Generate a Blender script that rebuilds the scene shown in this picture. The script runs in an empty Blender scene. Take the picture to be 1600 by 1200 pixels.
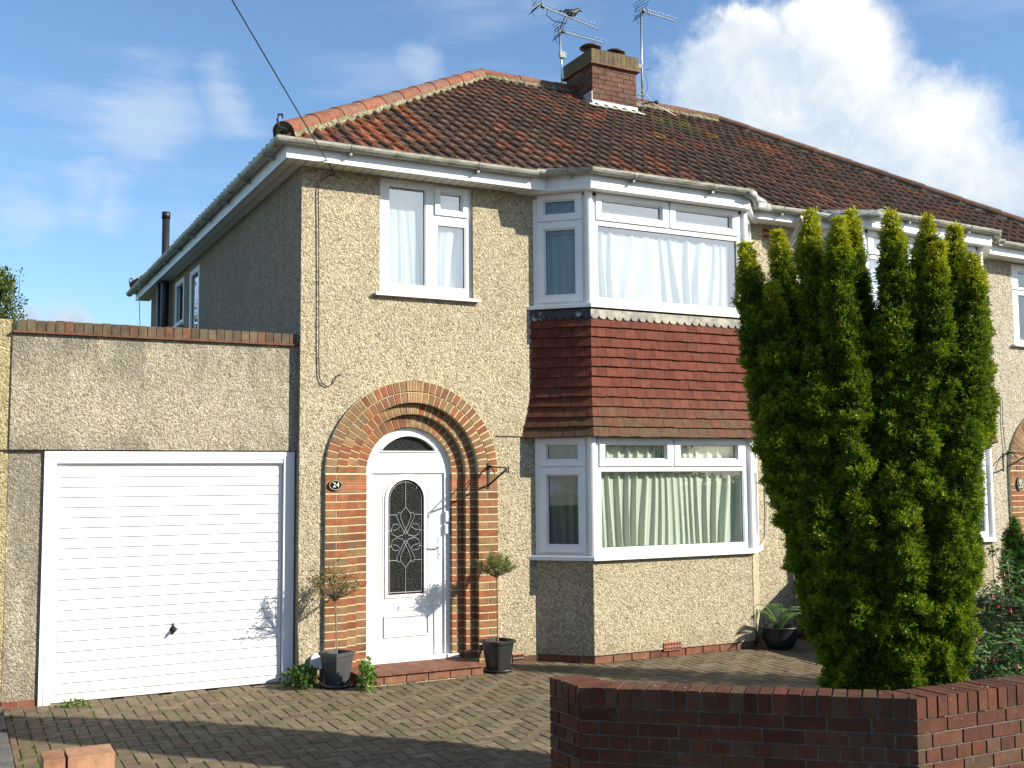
import bpy, math, random
from mathutils import Vector, Matrix, noise
import numpy as np
R=math.radians
sc=bpy.context.scene
# ---------------------------------------------------------------- camera
yaw,pitch,roll,F=0.47679609,0.08526903,-0.00785178,1707.684
f=Vector((math.sin(yaw)*math.cos(pitch),math.cos(yaw)*math.cos(pitch),math.sin(pitch)))
r=Vector((math.cos(yaw),-math.sin(yaw),0)); u=r.cross(f)
r2=r*math.cos(roll)+u*math.sin(roll); u2=-r*math.sin(roll)+u*math.cos(roll)
cam=bpy.data.cameras.new('camera'); co=bpy.data.objects.new('camera',cam); sc.collection.objects.link(co)
cam.sensor_width=36; cam.lens=F/1600*36; cam.clip_start=.05; cam.clip_end=3000
co.matrix_world=Matrix(((r2.x,u2.x,-f.x,-2.92),(r2.y,u2.y,-f.y,-9.983),(r2.z,u2.z,-f.z,1.734),(0,0,0,1)))
sc.camera=co
sc.view_settings.view_transform='Standard'; sc.view_settings.look='None'; sc.view_settings.gamma=1
sc.view_settings.exposure=.92
# ---------------------------------------------------------------- sun and sky
AZ,EL=46.0,28.0
sd=Vector((math.sin(R(AZ))*math.cos(R(EL)),-math.cos(R(AZ))*math.cos(R(EL)),math.sin(R(EL))))
sl=bpy.data.lights.new('sun','SUN'); sl.energy=5.0; sl.angle=R(.5); sl.color=(1,.93,.80)
so=bpy.data.objects.new('sun',sl); sc.collection.objects.link(so); so.rotation_euler=sd.to_track_quat('Z','Y').to_euler()
W=bpy.data.worlds.new('World'); sc.world=W; W.use_nodes=True

class N:
    def __init__(s,nt): s.nt=nt
    def __call__(s,t,**kw):
        n=s.nt.nodes.new(t); ins={}
        for k,v in kw.items():
            if k.startswith('i_'):
                k2=k[2:]; k2=int(k2) if k2.isdigit() else k2.replace('_',' ')
                ins[k2]=v
            else: setattr(n,k,v)
        for k,v in ins.items():
            sk=n.inputs[k]
            if isinstance(v,bpy.types.NodeSocket): s.nt.links.new(v,sk)
            elif isinstance(v,bpy.types.Node): s.nt.links.new(v.outputs[0],sk)
            else: sk.default_value=v
        return n
    def m(s,op,a,b=0.,c=None,clamp=False):
        n=s.nt.nodes.new('ShaderNodeMath'); n.operation=op; n.use_clamp=clamp
        for i,v in enumerate((a,b) if c is None else (a,b,c)):
            if isinstance(v,bpy.types.Node): v=v.outputs[0]
            if isinstance(v,bpy.types.NodeSocket): s.nt.links.new(v,n.inputs[i])
            else: n.inputs[i].default_value=v
        return n.outputs[0]
    def vm(s,op,a,b=(0,0,0),out=0):
        n=s.nt.nodes.new('ShaderNodeVectorMath'); n.operation=op
        for i,v in enumerate((a,b)):
            if isinstance(v,bpy.types.Node): v=v.outputs[0]
            if isinstance(v,bpy.types.NodeSocket): s.nt.links.new(v,n.inputs[i])
            else: n.inputs[i].default_value=v
        return n.outputs[out]
    def ramp(s,fac,stops,mode='LINEAR'):
        n=s.nt.nodes.new('ShaderNodeValToRGB'); n.color_ramp.interpolation=mode
        e=n.color_ramp.elements
        while len(e)<len(stops): e.new(.5)
        for k,(p,c) in enumerate(stops):
            e[k].position=p; e[k].color=(*c,1) if len(c)==3 else c
        s.nt.links.new(fac if isinstance(fac,bpy.types.NodeSocket) else fac.outputs[0],n.inputs[0]); return n.outputs[0]
    def mix(s,fac,a,b,mode='MIX'):
        n=s.nt.nodes.new('ShaderNodeMix'); n.data_type='RGBA'; n.blend_type=mode
        for i,v in ((0,fac),(6,a),(7,b)):
            if isinstance(v,bpy.types.Node): v=v.outputs[0]
            if isinstance(v,bpy.types.NodeSocket): s.nt.links.new(v,n.inputs[i])
            else: n.inputs[i].default_value=v if i==0 else ((*v,1) if len(v)==3 else v)
        return n.outputs[2]
    def noise(s,vec,scale,detail=3,rough=.5,out=0):
        n=s('ShaderNodeTexNoise'); n.inputs['Scale'].default_value=scale; n.inputs['Detail'].default_value=detail; n.inputs['Roughness'].default_value=rough
        if vec is not None: s.nt.links.new(vec if isinstance(vec,bpy.types.NodeSocket) else vec.outputs[0],n.inputs['Vector'])
        return n.outputs[out]
    def mr(s,v,a,b,c=0.,d=1.,smooth=True):
        n=s('ShaderNodeMapRange'); n.interpolation_type='SMOOTHSTEP' if smooth else 'LINEAR'
        s.nt.links.new(v if isinstance(v,bpy.types.NodeSocket) else v.outputs[0],n.inputs[0])
        for i,x in enumerate((a,b,c,d)): n.inputs[i+1].default_value=x
        return n.outputs[0]

nt=W.node_tree; nt.nodes.clear(); n=N(nt)
sky=n('ShaderNodeTexSky',sky_type='NISHITA',sun_disc=False); sky.sun_elevation=R(EL); sky.sun_rotation=R(180-AZ); sky.altitude=50; sky.air_density=1.0; sky.dust_density=.6; sky.ozone_density=2.2
tc=n('ShaderNodeTexCoord'); D=n.vm('NORMALIZE',tc.outputs['Generated'])
wn=n.noise(D,5.5,8,.6,1); wob=n.vm('SCALE',n.vm('SUBTRACT',wn,(.5,.5,.5))); nt.nodes[-1].inputs[3].default_value=.12
DD=n.vm('ADD',D,wob)
blobs=[((.657,.668,.352),.062),((.640,.70,.305),.078),((.587,.733,.33),.055),((.60,.705,.372),.028),((.714,.640,.275),.062),((.68,.685,.235),.11),((.752,.615,.225),.06),((.742,.635,.2),.08),((.60,.745,.26),.08),((.358,.859,.36),.001),
 ((.09,.988,.118),.03),((.05,.99,.113),.025),((.58,-.79,.20),.17),((.40,-.90,.21),.11),((.2,-.95,.38),.10)]  # final entries are unseen clouds behind the camera, added to brighten window reflections
acc=None
for c_,rad in blobs:
    d=n.vm('DISTANCE',DD,c_,out=1)
    v=n.m('SUBTRACT',1.0,n.m('DIVIDE',d,rad*1.25))
    acc=v if acc is None else n.m('MAXIMUM',acc,v)
det=n.noise(D,22,8,.62)
cm=n.mr(n.m('ADD',acc,n.m('MULTIPLY',n.m('SUBTRACT',det,.5),.85)),-.02,.44)
# thin streaked cloud
mp=n('ShaderNodeMapping',i_Vector=D); mp.inputs['Scale'].default_value=(3.6,3.6,17); mp.inputs['Rotation'].default_value=(0.15,.22,0)
ws=n.noise(mp.outputs[0],1.5,7,.55)
wisp=n.m('MULTIPLY',n.mr(ws,.47,.80),.55)
low=n.m('MULTIPLY',n.mr(n.noise(mp.outputs[0],3.1,6,.6),.42,.62),n.mr(n('ShaderNodeSeparateXYZ',i_Vector=D).outputs[2],.17,.02))
acc2=None
for c_,rad in (((.141,.941,.300),.065),((.20,.93,.315),.05),((.085,.967,.241),.045),((.04,.97,.232),.05),((.11,.965,.235),.04),((.358,.859,.366),.028)):
    v=n.m('SUBTRACT',1.0,n.m('DIVIDE',n.vm('DISTANCE',DD,c_,out=1),rad)); acc2=v if acc2 is None else n.m('MAXIMUM',acc2,v)
wisp=n.m('MAXIMUM',n.m('MULTIPLY',wisp,.5),n.m('MULTIPLY',n.mr(n.m('ADD',acc2,n.m('MULTIPLY',n.m('SUBTRACT',ws,.5),2.6)),.1,1.15),.50))
thin=n.m('MAXIMUM',wisp,n.m('MULTIPLY',low,.8))
shade=n.m('ADD',n.noise(DD,9,6,.6),n.m('MULTIPLY',n.m('SUBTRACT',n('ShaderNodeSeparateXYZ',i_Vector=D).outputs[2],.27),1.0))
ccol=n.ramp(shade,[(.34,(4.4,5.5,6.9)),(.50,(6.0,6.9,7.9)),(.66,(8.7,8.9,9.0))])
skyc=n.mix(1.0,sky.outputs[0],(1.32,1.54,1.70),'MULTIPLY')
sunv=n.m('POWER',n.m('MAXIMUM',n.vm('DOT_PRODUCT',D,tuple(sd),out=1),0.),5.)
ccol=n.mix(n.m('MULTIPLY',sunv,1.,clamp=True),ccol,(11.5,12.8,14.0)); c1=n.mix(thin,skyc,(6.6,7.4,8.4)); c2=n.mix(cm,c1,ccol)  # clouds towards the sun made brighter to feed the upper window reflections
bg=n('ShaderNodeBackground',i_Color=c2,i_Strength=.063); out=n('ShaderNodeOutputWorld',i_Surface=bg)

# ---------------------------------------------------------------- materials
MATS={}
def mk(name):
    m=bpy.data.materials.new(name); m.use_nodes=True; m.node_tree.nodes.clear(); MATS[name]=m
    return m,N(m.node_tree)
def fin(m,n,col,rough=.8,bump=None,spec=.3,metal=0,bs=1.,bd=.01,**kw):
    p=n('ShaderNodeBsdfPrincipled')
    def put(k,v):
        if isinstance(v,bpy.types.Node): v=v.outputs[0]
        if isinstance(v,bpy.types.NodeSocket): n.nt.links.new(v,p.inputs[k])
        else: p.inputs[k].default_value=(*v,1) if (not isinstance(v,(int,float)) and len(v)==3) else v
    put('Base Color',col); put('Roughness',rough); put('Specular IOR Level',spec); put('Metallic',metal)
    for k,v in kw.items(): put(k.replace('_',' '),v)
    if bump is not None:
        b=n('ShaderNodeBump',i_Height=bump,i_Strength=bs,i_Distance=bd); n.nt.links.new(b.outputs[0],p.inputs['Normal'])
    n('ShaderNodeOutputMaterial',i_Surface=p); return m
def OC(n): return n('ShaderNodeTexCoord').outputs['Object']
def plain(name,col,rough=.6,spec=.4,metal=0,var=.12,vs=8,bump=.0):
    m,n=mk(name); o=OC(n); t=n.noise(o,vs,5,.6)
    c=n.mix(n.mr(t,.3,.7,0,1),tuple(x*(1-var) for x in col),tuple(min(1,x*(1+var)) for x in col))
    return fin(m,n,c,rough,n.noise(o,vs*12,3) if bump else None,spec,metal,bd=bump or .01)
def attr(n): return n('ShaderNodeAttribute',attribute_name='Col').outputs[0]

def pebbledash(name,base,dirt=.35,warm=(1,1,1),streak=0):
    m,n=mk(name); o=OC(n)
    v=n('ShaderNodeTexVoronoi',i_Vector=o,i_Scale=85.); v2=n('ShaderNodeTexVoronoi',i_Vector=o,i_Scale=46.)
    hv=n('ShaderNodeSeparateColor',i_Color=v.outputs['Color']).outputs[0]; hv2=n('ShaderNodeSeparateColor',i_Color=v2.outputs['Color']).outputs[1]
    k=n.m('ADD',n.m('MULTIPLY',hv,.62),n.m('MULTIPLY',hv2,.38))
    b=tuple(x*.84 for x in base)
    c=n.ramp(k,[(.05,(b[0]*.36,b[1]*.33,b[2]*.28)),(.26,(b[0]*.78,b[1]*.74,b[2]*.64)),(.5,b),(.72,(b[0]*1.25,b[1]*1.25,b[2]*1.2)),(.95,(min(.85,b[0]*1.6),min(.85,b[1]*1.63),min(.85,b[2]*1.7)))])
    big=n.noise(o,.9,6,.6); mid=n.noise(o,5,5,.6)
    mv=n('ShaderNodeMapping',i_Vector=o); mv.inputs['Scale'].default_value=(1.,1.,.14)
    st=n.mr(n.m('ADD',n.m('ADD',n.m('MULTIPLY',big,.42),n.m('MULTIPLY',mid,.28)),n.m('MULTIPLY',n.noise(mv.outputs[0],4.5,5,.6),.30)),.36,.62)
    c=n.mix(n.m('MULTIPLY',n.m('SUBTRACT',1.0,st),dirt),c,(.17,.15,.13))
    if streak:
        mp=n('ShaderNodeMapping',i_Vector=o); mp.inputs['Scale'].default_value=(1.6,1.6,.35)
        s=n.mr(n.noise(mp.outputs[0],2.2,6,.6),.42,.62)
        zz=n('ShaderNodeSeparateXYZ',i_Vector=o).outputs[2]
        band=n.m('MAXIMUM',n.mr(zz,2.3,2.95),n.m('MULTIPLY',n.mr(zz,2.25,2.0),.8))
        c=n.mix(n.m('MULTIPLY',n.m('MULTIPLY',s,band),streak),c,(.10,.09,.075))
    zl=n('ShaderNodeSeparateXYZ',i_Vector=o).outputs[2]; lowb=n.mr(n.m('ADD',zl,n.m('MULTIPLY',n.noise(o,3.5,5,.6),.5)),.45,.05)
    c=n.mix(n.m('MULTIPLY',lowb,.35),c,(.16,.13,.09))
    c=n.mix(1.,c,warm,'MULTIPLY')
    d=n.m('SUBTRACT',1.0,n.m('MULTIPLY',v.outputs['Distance'],1.3))
    d=n.m('ADD',d,n.m('MULTIPLY',n.m('SUBTRACT',1.,v2.outputs['Distance']),1.2))
    return fin(m,n,c,.92,d,.15,bs=.9,bd=.006)
pebbledash('pebbledash',(.465,.402,.280),.25)
pebbledash('pebbledash_grey',(.425,.375,.28),.40,streak=.6)
pebbledash('pebbledash_ochre',(.42,.37,.25),.3,(1,.95,.8))
pebbledash('pebbledash_side_shade',(.37,.30,.215),.5)  # darker, browner copy: the side wall's shaded tone is put into its colour
pebbledash('pebbledash_pale',(.46,.415,.33),.15)

def colmat(name,rough=.85,bscale=60,bd=.004,var=.25,spec=.2,moss=None,lines=0,speck=0):
    m,n=mk(name); o=OC(n); c=n.mix(1.,attr(n),(.84,.84,.84),'MULTIPLY'); t=n.noise(o,14,6,.65)
    c=n.mix(1.,c,n.ramp(t,[(.25,(1-var*1.5,)*3),(.75,(1+var,)*3)]),'MULTIPLY')
    if moss:
        mc,ms,a,b=moss; c=n.mix(n.m('MULTIPLY',n.mr(n.noise(o,ms,7,.7),a,b),.85),c,mc)
    if speck:
        v=n('ShaderNodeTexVoronoi',i_Vector=o,i_Scale=22.); 
        c=n.mix(n.m('MULTIPLY',n.mr(v.outputs['Distance'],.20,.10),n.mr(n.noise(o,1.5,3),.45,.6)),c,(.36,.34,.26))
    if name in('brick','chimney_brick','arch_brick'):
        c=n.mix(n.m('MULTIPLY',n.mr(n.noise(o,11,7,.75),.60,.74),.5),c,(.30,.27,.22)); c=n.mix(n.m('MULTIPLY',n.mr(n.noise(o,2.3,4,.6),.50,.70),.45),c,(.035,.028,.02))
    bh=n.noise(o,bscale,5,.7)
    if lines:
        w=n('ShaderNodeTexWave',wave_type='BANDS',bands_direction='Z',i_Vector=o,i_Scale=lines); bh=n.m('ADD',bh,n.m('MULTIPLY',w.outputs[1],.8))
    return fin(m,n,c,rough,bh,spec,bs=.9,bd=bd)
colmat('brick',moss=((.09,.085,.06),5,.55,.8))
colmat('arch_brick',lines=28,bd=.003,var=.2)
colmat('tile_roof',var=.40,moss=((.085,.068,.045),9,.52,.85),speck=1,bd=.006)
colmat('hip_tile',var=.35,moss=((.11,.09,.065),7,.5,.75))
colmat('hung_tile',var=.25,bd=.002,rough=.75,spec=.12)
colmat('paver',var=.3,bscale=90,bd=.004,moss=((.095,.095,.042),1.8,.54,.80))
colmat('chimney_brick',var=.3,moss=((.10,.09,.03),6,.62,.8))
m,n=mk('leaf'); c=attr(n); p=n('ShaderNodeBsdfPrincipled',i_Base_Color=c,i_Roughness=.55); p.inputs['Specular IOR Level'].default_value=.18
tr=n('ShaderNodeBsdfTranslucent',i_Color=n.mix(1.,c,(1.3,1.4,.6),'MULTIPLY')); ms=n('ShaderNodeMixShader',i_0=.27,i_1=p,i_2=tr); n('ShaderNodeOutputMaterial',i_Surface=ms)
m,n=mk('mortar'); o=OC(n); fin(m,n,n.ramp(n.noise(o,30,5,.7),[(.3,(.44,.37,.22)),(.7,(.62,.54,.34))]),.95,n.noise(o,120,4),.1,bd=.004)
m,n=mk('mortar_grey'); o=OC(n); fin(m,n,n.ramp(n.noise(o,30,5,.7),[(.3,(.10,.092,.075)),(.7,(.22,.20,.165))]),.95,n.noise(o,120,4),.1,bd=.004)
m,n=mk('bedding'); o=OC(n); fin(m,n,n.ramp(n.noise(o,16,7,.75),[(.3,(.05,.045,.03)),(.45,(.12,.115,.06)),(.55,(.24,.22,.15)),(.7,(.32,.30,.25))]),.95,n.noise(o,40,5),.1,bd=.02)
m,n=mk('upvc'); o=OC(n); fin(m,n,n.ramp(n.noise(o,4,5,.6),[(.3,(.72,.72,.71)),(.7,(.80,.80,.79))]),.32,None,.5)
m,n=mk('garage_white'); o=OC(n); z=n('ShaderNodeSeparateXYZ',i_Vector=o).outputs[2]
c=n.ramp(n.noise(o,3,5,.6),[(.3,(.74,.74,.74)),(.7,(.80,.80,.80))]); c=n.mix(n.m('MULTIPLY',n.mr(n.m('ADD',z,n.m('MULTIPLY',n.noise(o,9,5),.25)),.18,-.08),.5),c,(.42,.38,.32)); fin(m,n,c,.4,None,.45)
m,n=mk('soffit'); o=OC(n); w=n('ShaderNodeTexWave',wave_type='BANDS',bands_direction='X',i_Vector=o,i_Scale=3.3)
fin(m,n,n.ramp(w.outputs[1],[(.0,(.30,.29,.25)),(.08,(.62,.60,.52)),(1,(.66,.64,.57))]),.5,None,.4)
m,n=mk('gutter'); o=OC(n); mp=n('ShaderNodeMapping',i_Vector=o); mp.inputs['Scale'].default_value=(1,1,4)
s=n.mr(n.noise(mp.outputs[0],7,7,.7),.40,.68); s2=n.mr(n.noise(o,1.1,3),.35,.65)
g=n('ShaderNodeNewGeometry'); nz=n('ShaderNodeSeparateXYZ',i_Vector=g.outputs['Normal']).outputs[2]
un=n.m('ADD',n.mr(nz,.35,-.45,.15,1.),0.)
c=n.mix(n.m('MULTIPLY',n.m('MULTIPLY',s,un),n.mr(s2,0,1,.55,1.)),(.38,.375,.33),(.085,.10,.05)); fin(m,n,c,.45,None,.4)
m,n=mk('gutter_grey'); o=OC(n); s=n.mr(n.noise(o,9,7,.7),.35,.65); fin(m,n,n.mix(s,(.42,.43,.42),(.14,.15,.12)),.5,None,.4)
m,n=mk('lead'); o=OC(n); s=n.mr(n.noise(o,7,8,.7),.40,.60); c=n.mix(s,(.38,.35,.28),(.20,.20,.18)); c=n.mix(n.mr(n.noise(o,13,6,.7),.58,.68),c,(.40,.30,.16)); fin(m,n,c,.7,n.noise(o,25,5),.3,bd=.006)
m,n=mk('lead_tar'); o=OC(n); s=n.mr(n.noise(o,9,6,.6),.60,.66); fin(m,n,n.mix(s,(.02,.022,.03),(.34,.33,.29)),.45,n.noise(o,25,5),.4,bd=.006)
m,n=mk('lead_flash'); o=OC(n); fin(m,n,n.ramp(n.noise(o,9,6,.6),[(.35,(.25,.26,.26)),(.6,(.52,.52,.51))]),.5,None,.4)
plain('dark_gap',(.02,.02,.02),.9); plain('black_plastic',(.018,.019,.021),.42,.45); plain('charcoal_pot',(.045,.05,.055),.5,.4,var=.25,vs=5)
plain('iron',(.012,.012,.013),.5,.5); plain('galvanised',(.42,.42,.43),.35,.5,.85); plain('alu_dull',(.5,.5,.5),.4,.5,.5)
plain('cable_dark',(.03,.028,.025),.6); plain('cable_white',(.55,.53,.5),.5); plain('concrete',(.25,.235,.215),.9,.2,var=.35,vs=3,bump=.006)
plain('kerb_stone',(.10,.097,.09),.9,.2,var=.35,vs=5,bump=.006); plain('soil',(.065,.055,.034),.95,.1,var=.5,vs=10,bump=.02)
plain('asphalt',(.055,.053,.05),.9,.2,var=.3,vs=20,bump=.005); plain('grass_ground',(.05,.075,.025),.95,.1,var=.5,vs=3,bump=.02)
m,n=mk('inner_green'); fin(m,n,attr(n),1.,None,0.)
plain('bark',(.11,.085,.055),.9,.1,var=.4,vs=30,bump=.004); plain('stem',(.22,.17,.11),.8,.2,var=.3,vs=30)
plain('terracotta_cowl',(.28,.085,.055),.7,.3,var=.3); plain('dark_cowl',(.075,.035,.032),.5,.4); plain('red_quarry',(.30,.115,.07),.6,.35,var=.3,vs=9,bump=.002)
plain('brass',(.62,.45,.16),.25,.5,.9,var=.05); plain('chrome',(.6,.6,.6),.2,.5,.9,var=.03); plain('lead_came',(.72,.73,.74),.25,.6,.6,var=.1)
plain('burgundy_glass',(.035,.006,.01),.15,.6); plain('grey_box',(.30,.29,.27),.6); plain('sign_black',(.01,.01,.01),.2,.6); plain('cream_paint',(.75,.70,.5),.5)
plain('interior',(.35,.32,.28),.9,.1); plain('mulch',(.22,.09,.06),.9,.1,var=.5,vs=60,bump=.01); plain('feather',(.02,.02,.022),.5,.3); plain('paint_red',(.45,.01,.03),.5)
m,n=mk('door_glass'); o=OC(n); v=n.noise(o,70,4,.6); fin(m,n,n.ramp(v,[(.35,(.006,.007,.007)),(.62,(.035,.038,.036)),(.8,(.10,.105,.10))]),.12,v,.6,bs=.5,bd=.002)
def glass(name,k,base):
    m,n=mk(name); fr=n('ShaderNodeFresnel',i_IOR=1.5); g0=n('ShaderNodeNewGeometry'); fac=n.m('MULTIPLY',n.m('ADD',n.m('MULTIPLY',fr,k),base,clamp=True),n.m('SUBTRACT',1.,g0.outputs['Backfacing']))
    t=n('ShaderNodeBsdfTransparent',i_Color=(.93,.96,.95,1)); g=n('ShaderNodeBsdfGlossy',i_Color=(1,1,1,1),i_Roughness=.0)
    ms=n('ShaderNodeMixShader',i_0=fac,i_1=t,i_2=g); n('ShaderNodeOutputMaterial',i_Surface=ms)
glass('glass',1.6,.06); glass('glass_upper',2.4,.30)
def cloth(name,col,tl):
    m,n=mk(name); d=n('ShaderNodeBsdfDiffuse',i_Color=(*col,1)); t=n('ShaderNodeBsdfTranslucent',i_Color=(*col,1)); ms=n('ShaderNodeMixShader',i_0=tl,i_1=d,i_2=t); n('ShaderNodeOutputMaterial',i_Surface=ms)
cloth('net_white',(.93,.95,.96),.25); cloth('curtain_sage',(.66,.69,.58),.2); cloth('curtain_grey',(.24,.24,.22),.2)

# ---------------------------------------------------------------- mesh helpers
MIR=None; SAG=0.0; PX=5.87
def rnd(a,b): return random.uniform(a,b)
def jit(c,a): k=1+rnd(-a,a); return (c[0]*k,c[1]*k,c[2]*k)
class MB:
    def __init__(s): s.v=[];s.f=[];s.c=[]
    def add(s,vs,fs,col=(1,1,1)):
        b=len(s.v); s.v.extend(tuple(x) for x in vs)
        for fc in fs: s.f.append(tuple(b+i for i in fc)); s.c.append(col)
    def box(s,x0,y0,z0,x1,y1,z1,col=(1,1,1)):
        s.add([(x0,y0,z0),(x1,y0,z0),(x1,y1,z0),(x0,y1,z0),(x0,y0,z1),(x1,y0,z1),(x1,y1,z1),(x0,y1,z1)],
              [(3,2,1,0),(4,5,6,7),(0,1,5,4),(1,2,6,5),(2,3,7,6),(3,0,4,7)],col)
    def obox(s,o,a,b,c,col=(1,1,1)):
        o,a,b,c=map(Vector,(o,a,b,c))
        vs=[o,o+a,o+a+b,o+b,o+c,o+a+c,o+a+b+c,o+b+c]
        fs=[(3,2,1,0),(4,5,6,7),(0,1,5,4),(1,2,6,5),(2,3,7,6),(3,0,4,7)]
        if a.cross(b).dot(c)<0: fs=[q[::-1] for q in fs]
        s.add(vs,fs,col)
    def prism(s,pts,a,b,axis=2,col=(1,1,1)):
        # pts: 2d ccw; extrude along axis from a to b
        n=len(pts)
        def P(p,h):
            return (p[0],p[1],h) if axis==2 else ((p[0],h,p[1]) if axis==1 else (h,p[0],p[1]))
        vs=[P(p,a) for p in pts]+[P(p,b) for p in pts]
        s.add(vs,[tuple(range(n))[::-1],tuple(range(n,2*n))]+[(i,(i+1)%n,n+(i+1)%n,n+i) for i in range(n)],col)
    def tube(s,path,rad,k=8,col=(1,1,1),cap=True):
        path=[Vector(p) for p in path]; n=len(path)
        rs=rad if isinstance(rad,(list,tuple)) else [rad]*n
        up=Vector((0,0,1)); vs=[]
        for i,p in enumerate(path):
            t=(path[min(i+1,n-1)]-path[max(i-1,0)]).normalized()
            a=t.cross(up if abs(t.z)<.95 else Vector((1,0,0))).normalized(); b=t.cross(a)
            for j in range(k):
                w=2*math.pi*j/k; vs.append(p+(a*math.cos(w)+b*math.sin(w))*rs[i])
        fs=[(i*k+j,i*k+(j+1)%k,(i+1)*k+(j+1)%k,(i+1)*k+j) for i in range(n-1) for j in range(k)]
        if cap: fs+=[tuple(range(k))[::-1],tuple((n-1)*k+j for j in range(k))]
        s.add(vs,fs,col)
    def lathe(s,c,prof,k=16,col=(1,1,1)):
        vs=[];n=len(prof)
        for (rr,z) in prof:
            for j in range(k):
                w=2*math.pi*j/k; vs.append((c[0]+rr*math.cos(w),c[1]+rr*math.sin(w),c[2]+z))
        s.add(vs,[(i*k+j,i*k+(j+1)%k,(i+1)*k+(j+1)%k,(i+1)*k+j) for i in range(n-1) for j in range(k)]+[tuple((n-1)*k+j for j in range(k)),tuple(range(k))[::-1]],col)
    def mark(s): s.mk=getattr(s,'mk',[])+[(len(s.v),len(s.f))]
    def pieces(s,name,mat,parent=None,smooth=False):
        # one object for each marked piece
        o=None; a=(0,0)
        for b in getattr(s,'mk',[])+[(len(s.v),len(s.f))]:
            if b[1]>a[1]:
                q=MB(); q.v=s.v[a[0]:b[0]]; q.f=[tuple(i-a[0] for i in t) for t in s.f[a[1]:b[1]]]; q.c=s.c[a[1]:b[1]]; o=q.build(name,mat,parent,smooth)
            a=b
        return o
    def build(s,name,mat,parent=None,smooth=False):
        V=s.v; Fc=s.f
        if MIR is not None or SAG:
            nv=[]
            for x,y,z in V:
                if MIR is not None: x=2*MIR-x
                if SAG and x>PX: z-=SAG*(x-PX)*min(1,max(0,(z-1.5)/3))
                nv.append((x,y,z))
            V=nv
            if MIR is not None: Fc=[q[::-1] for q in Fc]
        me=bpy.data.meshes.new(name); me.from_pydata(V,[],Fc)
        at=me.color_attributes.new('Col','FLOAT_COLOR','CORNER')
        arr=np.ones((len(me.loops),4),dtype=np.float32); i=0
        ln=np.fromiter((len(q) for q in Fc),dtype=np.int32,count=len(Fc))
        arr[:,:3]=np.repeat(np.array(s.c,dtype=np.float32),ln,axis=0)
        at.data.foreach_set('color',arr.ravel())
        me.materials.append(MATS[mat])
        if smooth: me.polygons.foreach_set('use_smooth',[True]*len(me.polygons))
        me.update()
        o=bpy.data.objects.new(name,me); sc.collection.objects.link(o)
        if parent is not None:
            o.parent=parent
            if parent.get('_loc') is not None: o.matrix_parent_inverse=Matrix.Translation(-Vector(parent['_loc']))
        return o
def tag(o,label,cat=None,group=None,kind=None):
    if label: o['label']=label
    if cat: o['category']=cat
    if group: o['group']=group
    if kind: o['kind']=kind
    return o
def thing(name,loc,label,cat,group=None):
    o=bpy.data.objects.new(name,None); sc.collection.objects.link(o); o.empty_display_size=.1
    if MIR is not None: loc=(2*MIR-loc[0],loc[1],loc[2])
    o.location=loc; o['_loc']=list(loc); tag(o,label,cat,group); return o
def walls(mb,A,B,z0,z1,holes,th=.1,rev=.1,nrm=None):
    """vertical wall from A to B (2d), outside face to the right of A->B... nrm = outward 2d normal; holes in (u0,u1,z0,z1)"""
    A=Vector(A);B=Vector(B);L=(B-A).length;d=(B-A)/L;nn=Vector(nrm).normalized()
    us=sorted({0,L}|{h[0] for h in holes}|{h[1] for h in holes}); zs=sorted({z0,z1}|{h[2] for h in holes}|{h[3] for h in holes})
    flip=(d.x*nn.y-d.y*nn.x)>0
    def P(u_,z,t=0): q=A+d*u_-nn*t; return (q.x,q.y,z)
    def quad(a,b,c,e): mb.add([a,b,c,e],[(3,2,1,0) if flip else (0,1,2,3)])
    for i in range(len(us)-1):
        for j in range(len(zs)-1):
            uc,zc=(us[i]+us[i+1])/2,(zs[j]+zs[j+1])/2
            if any(h[0]<uc<h[1] and h[2]<zc<h[3] for h in holes): continue
            a,b,c,e=us[i],us[i+1],zs[j],zs[j+1]
            quad(P(a,c),P(b,c),P(b,e),P(a,e)); quad(P(b,c,th),P(a,c,th),P(a,e,th),P(b,e,th))
    for (a,b,c,e) in holes:
        quad(P(a,c),P(a,e),P(a,e,rev),P(a,c,rev)); quad(P(b,e),P(b,c),P(b,c,rev),P(b,e,rev))
        quad(P(a,e),P(b,e),P(b,e,rev),P(a,e,rev)); quad(P(b,c),P(a,c),P(a,c,rev),P(b,c,rev))

def GZ(y): return -.135+.02*min(y,0)
BR=[(.22,.08,.05),(.25,.095,.055),(.19,.07,.045),(.26,.12,.07),(.20,.10,.065)]

# ---------------------------------------------------------------- ground
g=MB(); g.box(-60,-60,-.9,70,70,-.45); tag(g.build('ground','grass_ground'),None,kind='structure')
g=MB(); g.add([(-30,-7.2,-.40),(40,-7.2,-.40),(40,-60,-.44),(-30,-60,-.44)],[(0,3,2,1)]); tag(g.build('road','asphalt'),None,kind='structure')
g=MB(); g.box(-30,-7.15,-.44,40,-5.95,-.30); tag(g.build('pavement','concrete'),None,kind='structure')
def slab(name,x0,x1,y0,y1,mat,dz=0.):
    g=MB(); g.add([(x0,y0,GZ(y0)+dz),(x1,y0,GZ(y0)+dz),(x1,min(y1,0),GZ(y1)+dz),(x0,min(y1,0),GZ(y1)+dz),(x1,y1,GZ(0)+dz),(x0,y1,GZ(0)+dz)],[(0,1,2,3),(3,2,4,5)])
    return tag(g.build(name,mat),None,kind='structure')
slab('driveway_base',-2.45,5.88,-5.9,.3,'soil',-.014)
slab('garden_path',-9,-2.66,-5.9,.1,'concrete',-.03)
slab('front_garden_soil',6.1,16,-5.5,-.001,'soil',.1)
random.seed(3)
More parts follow.
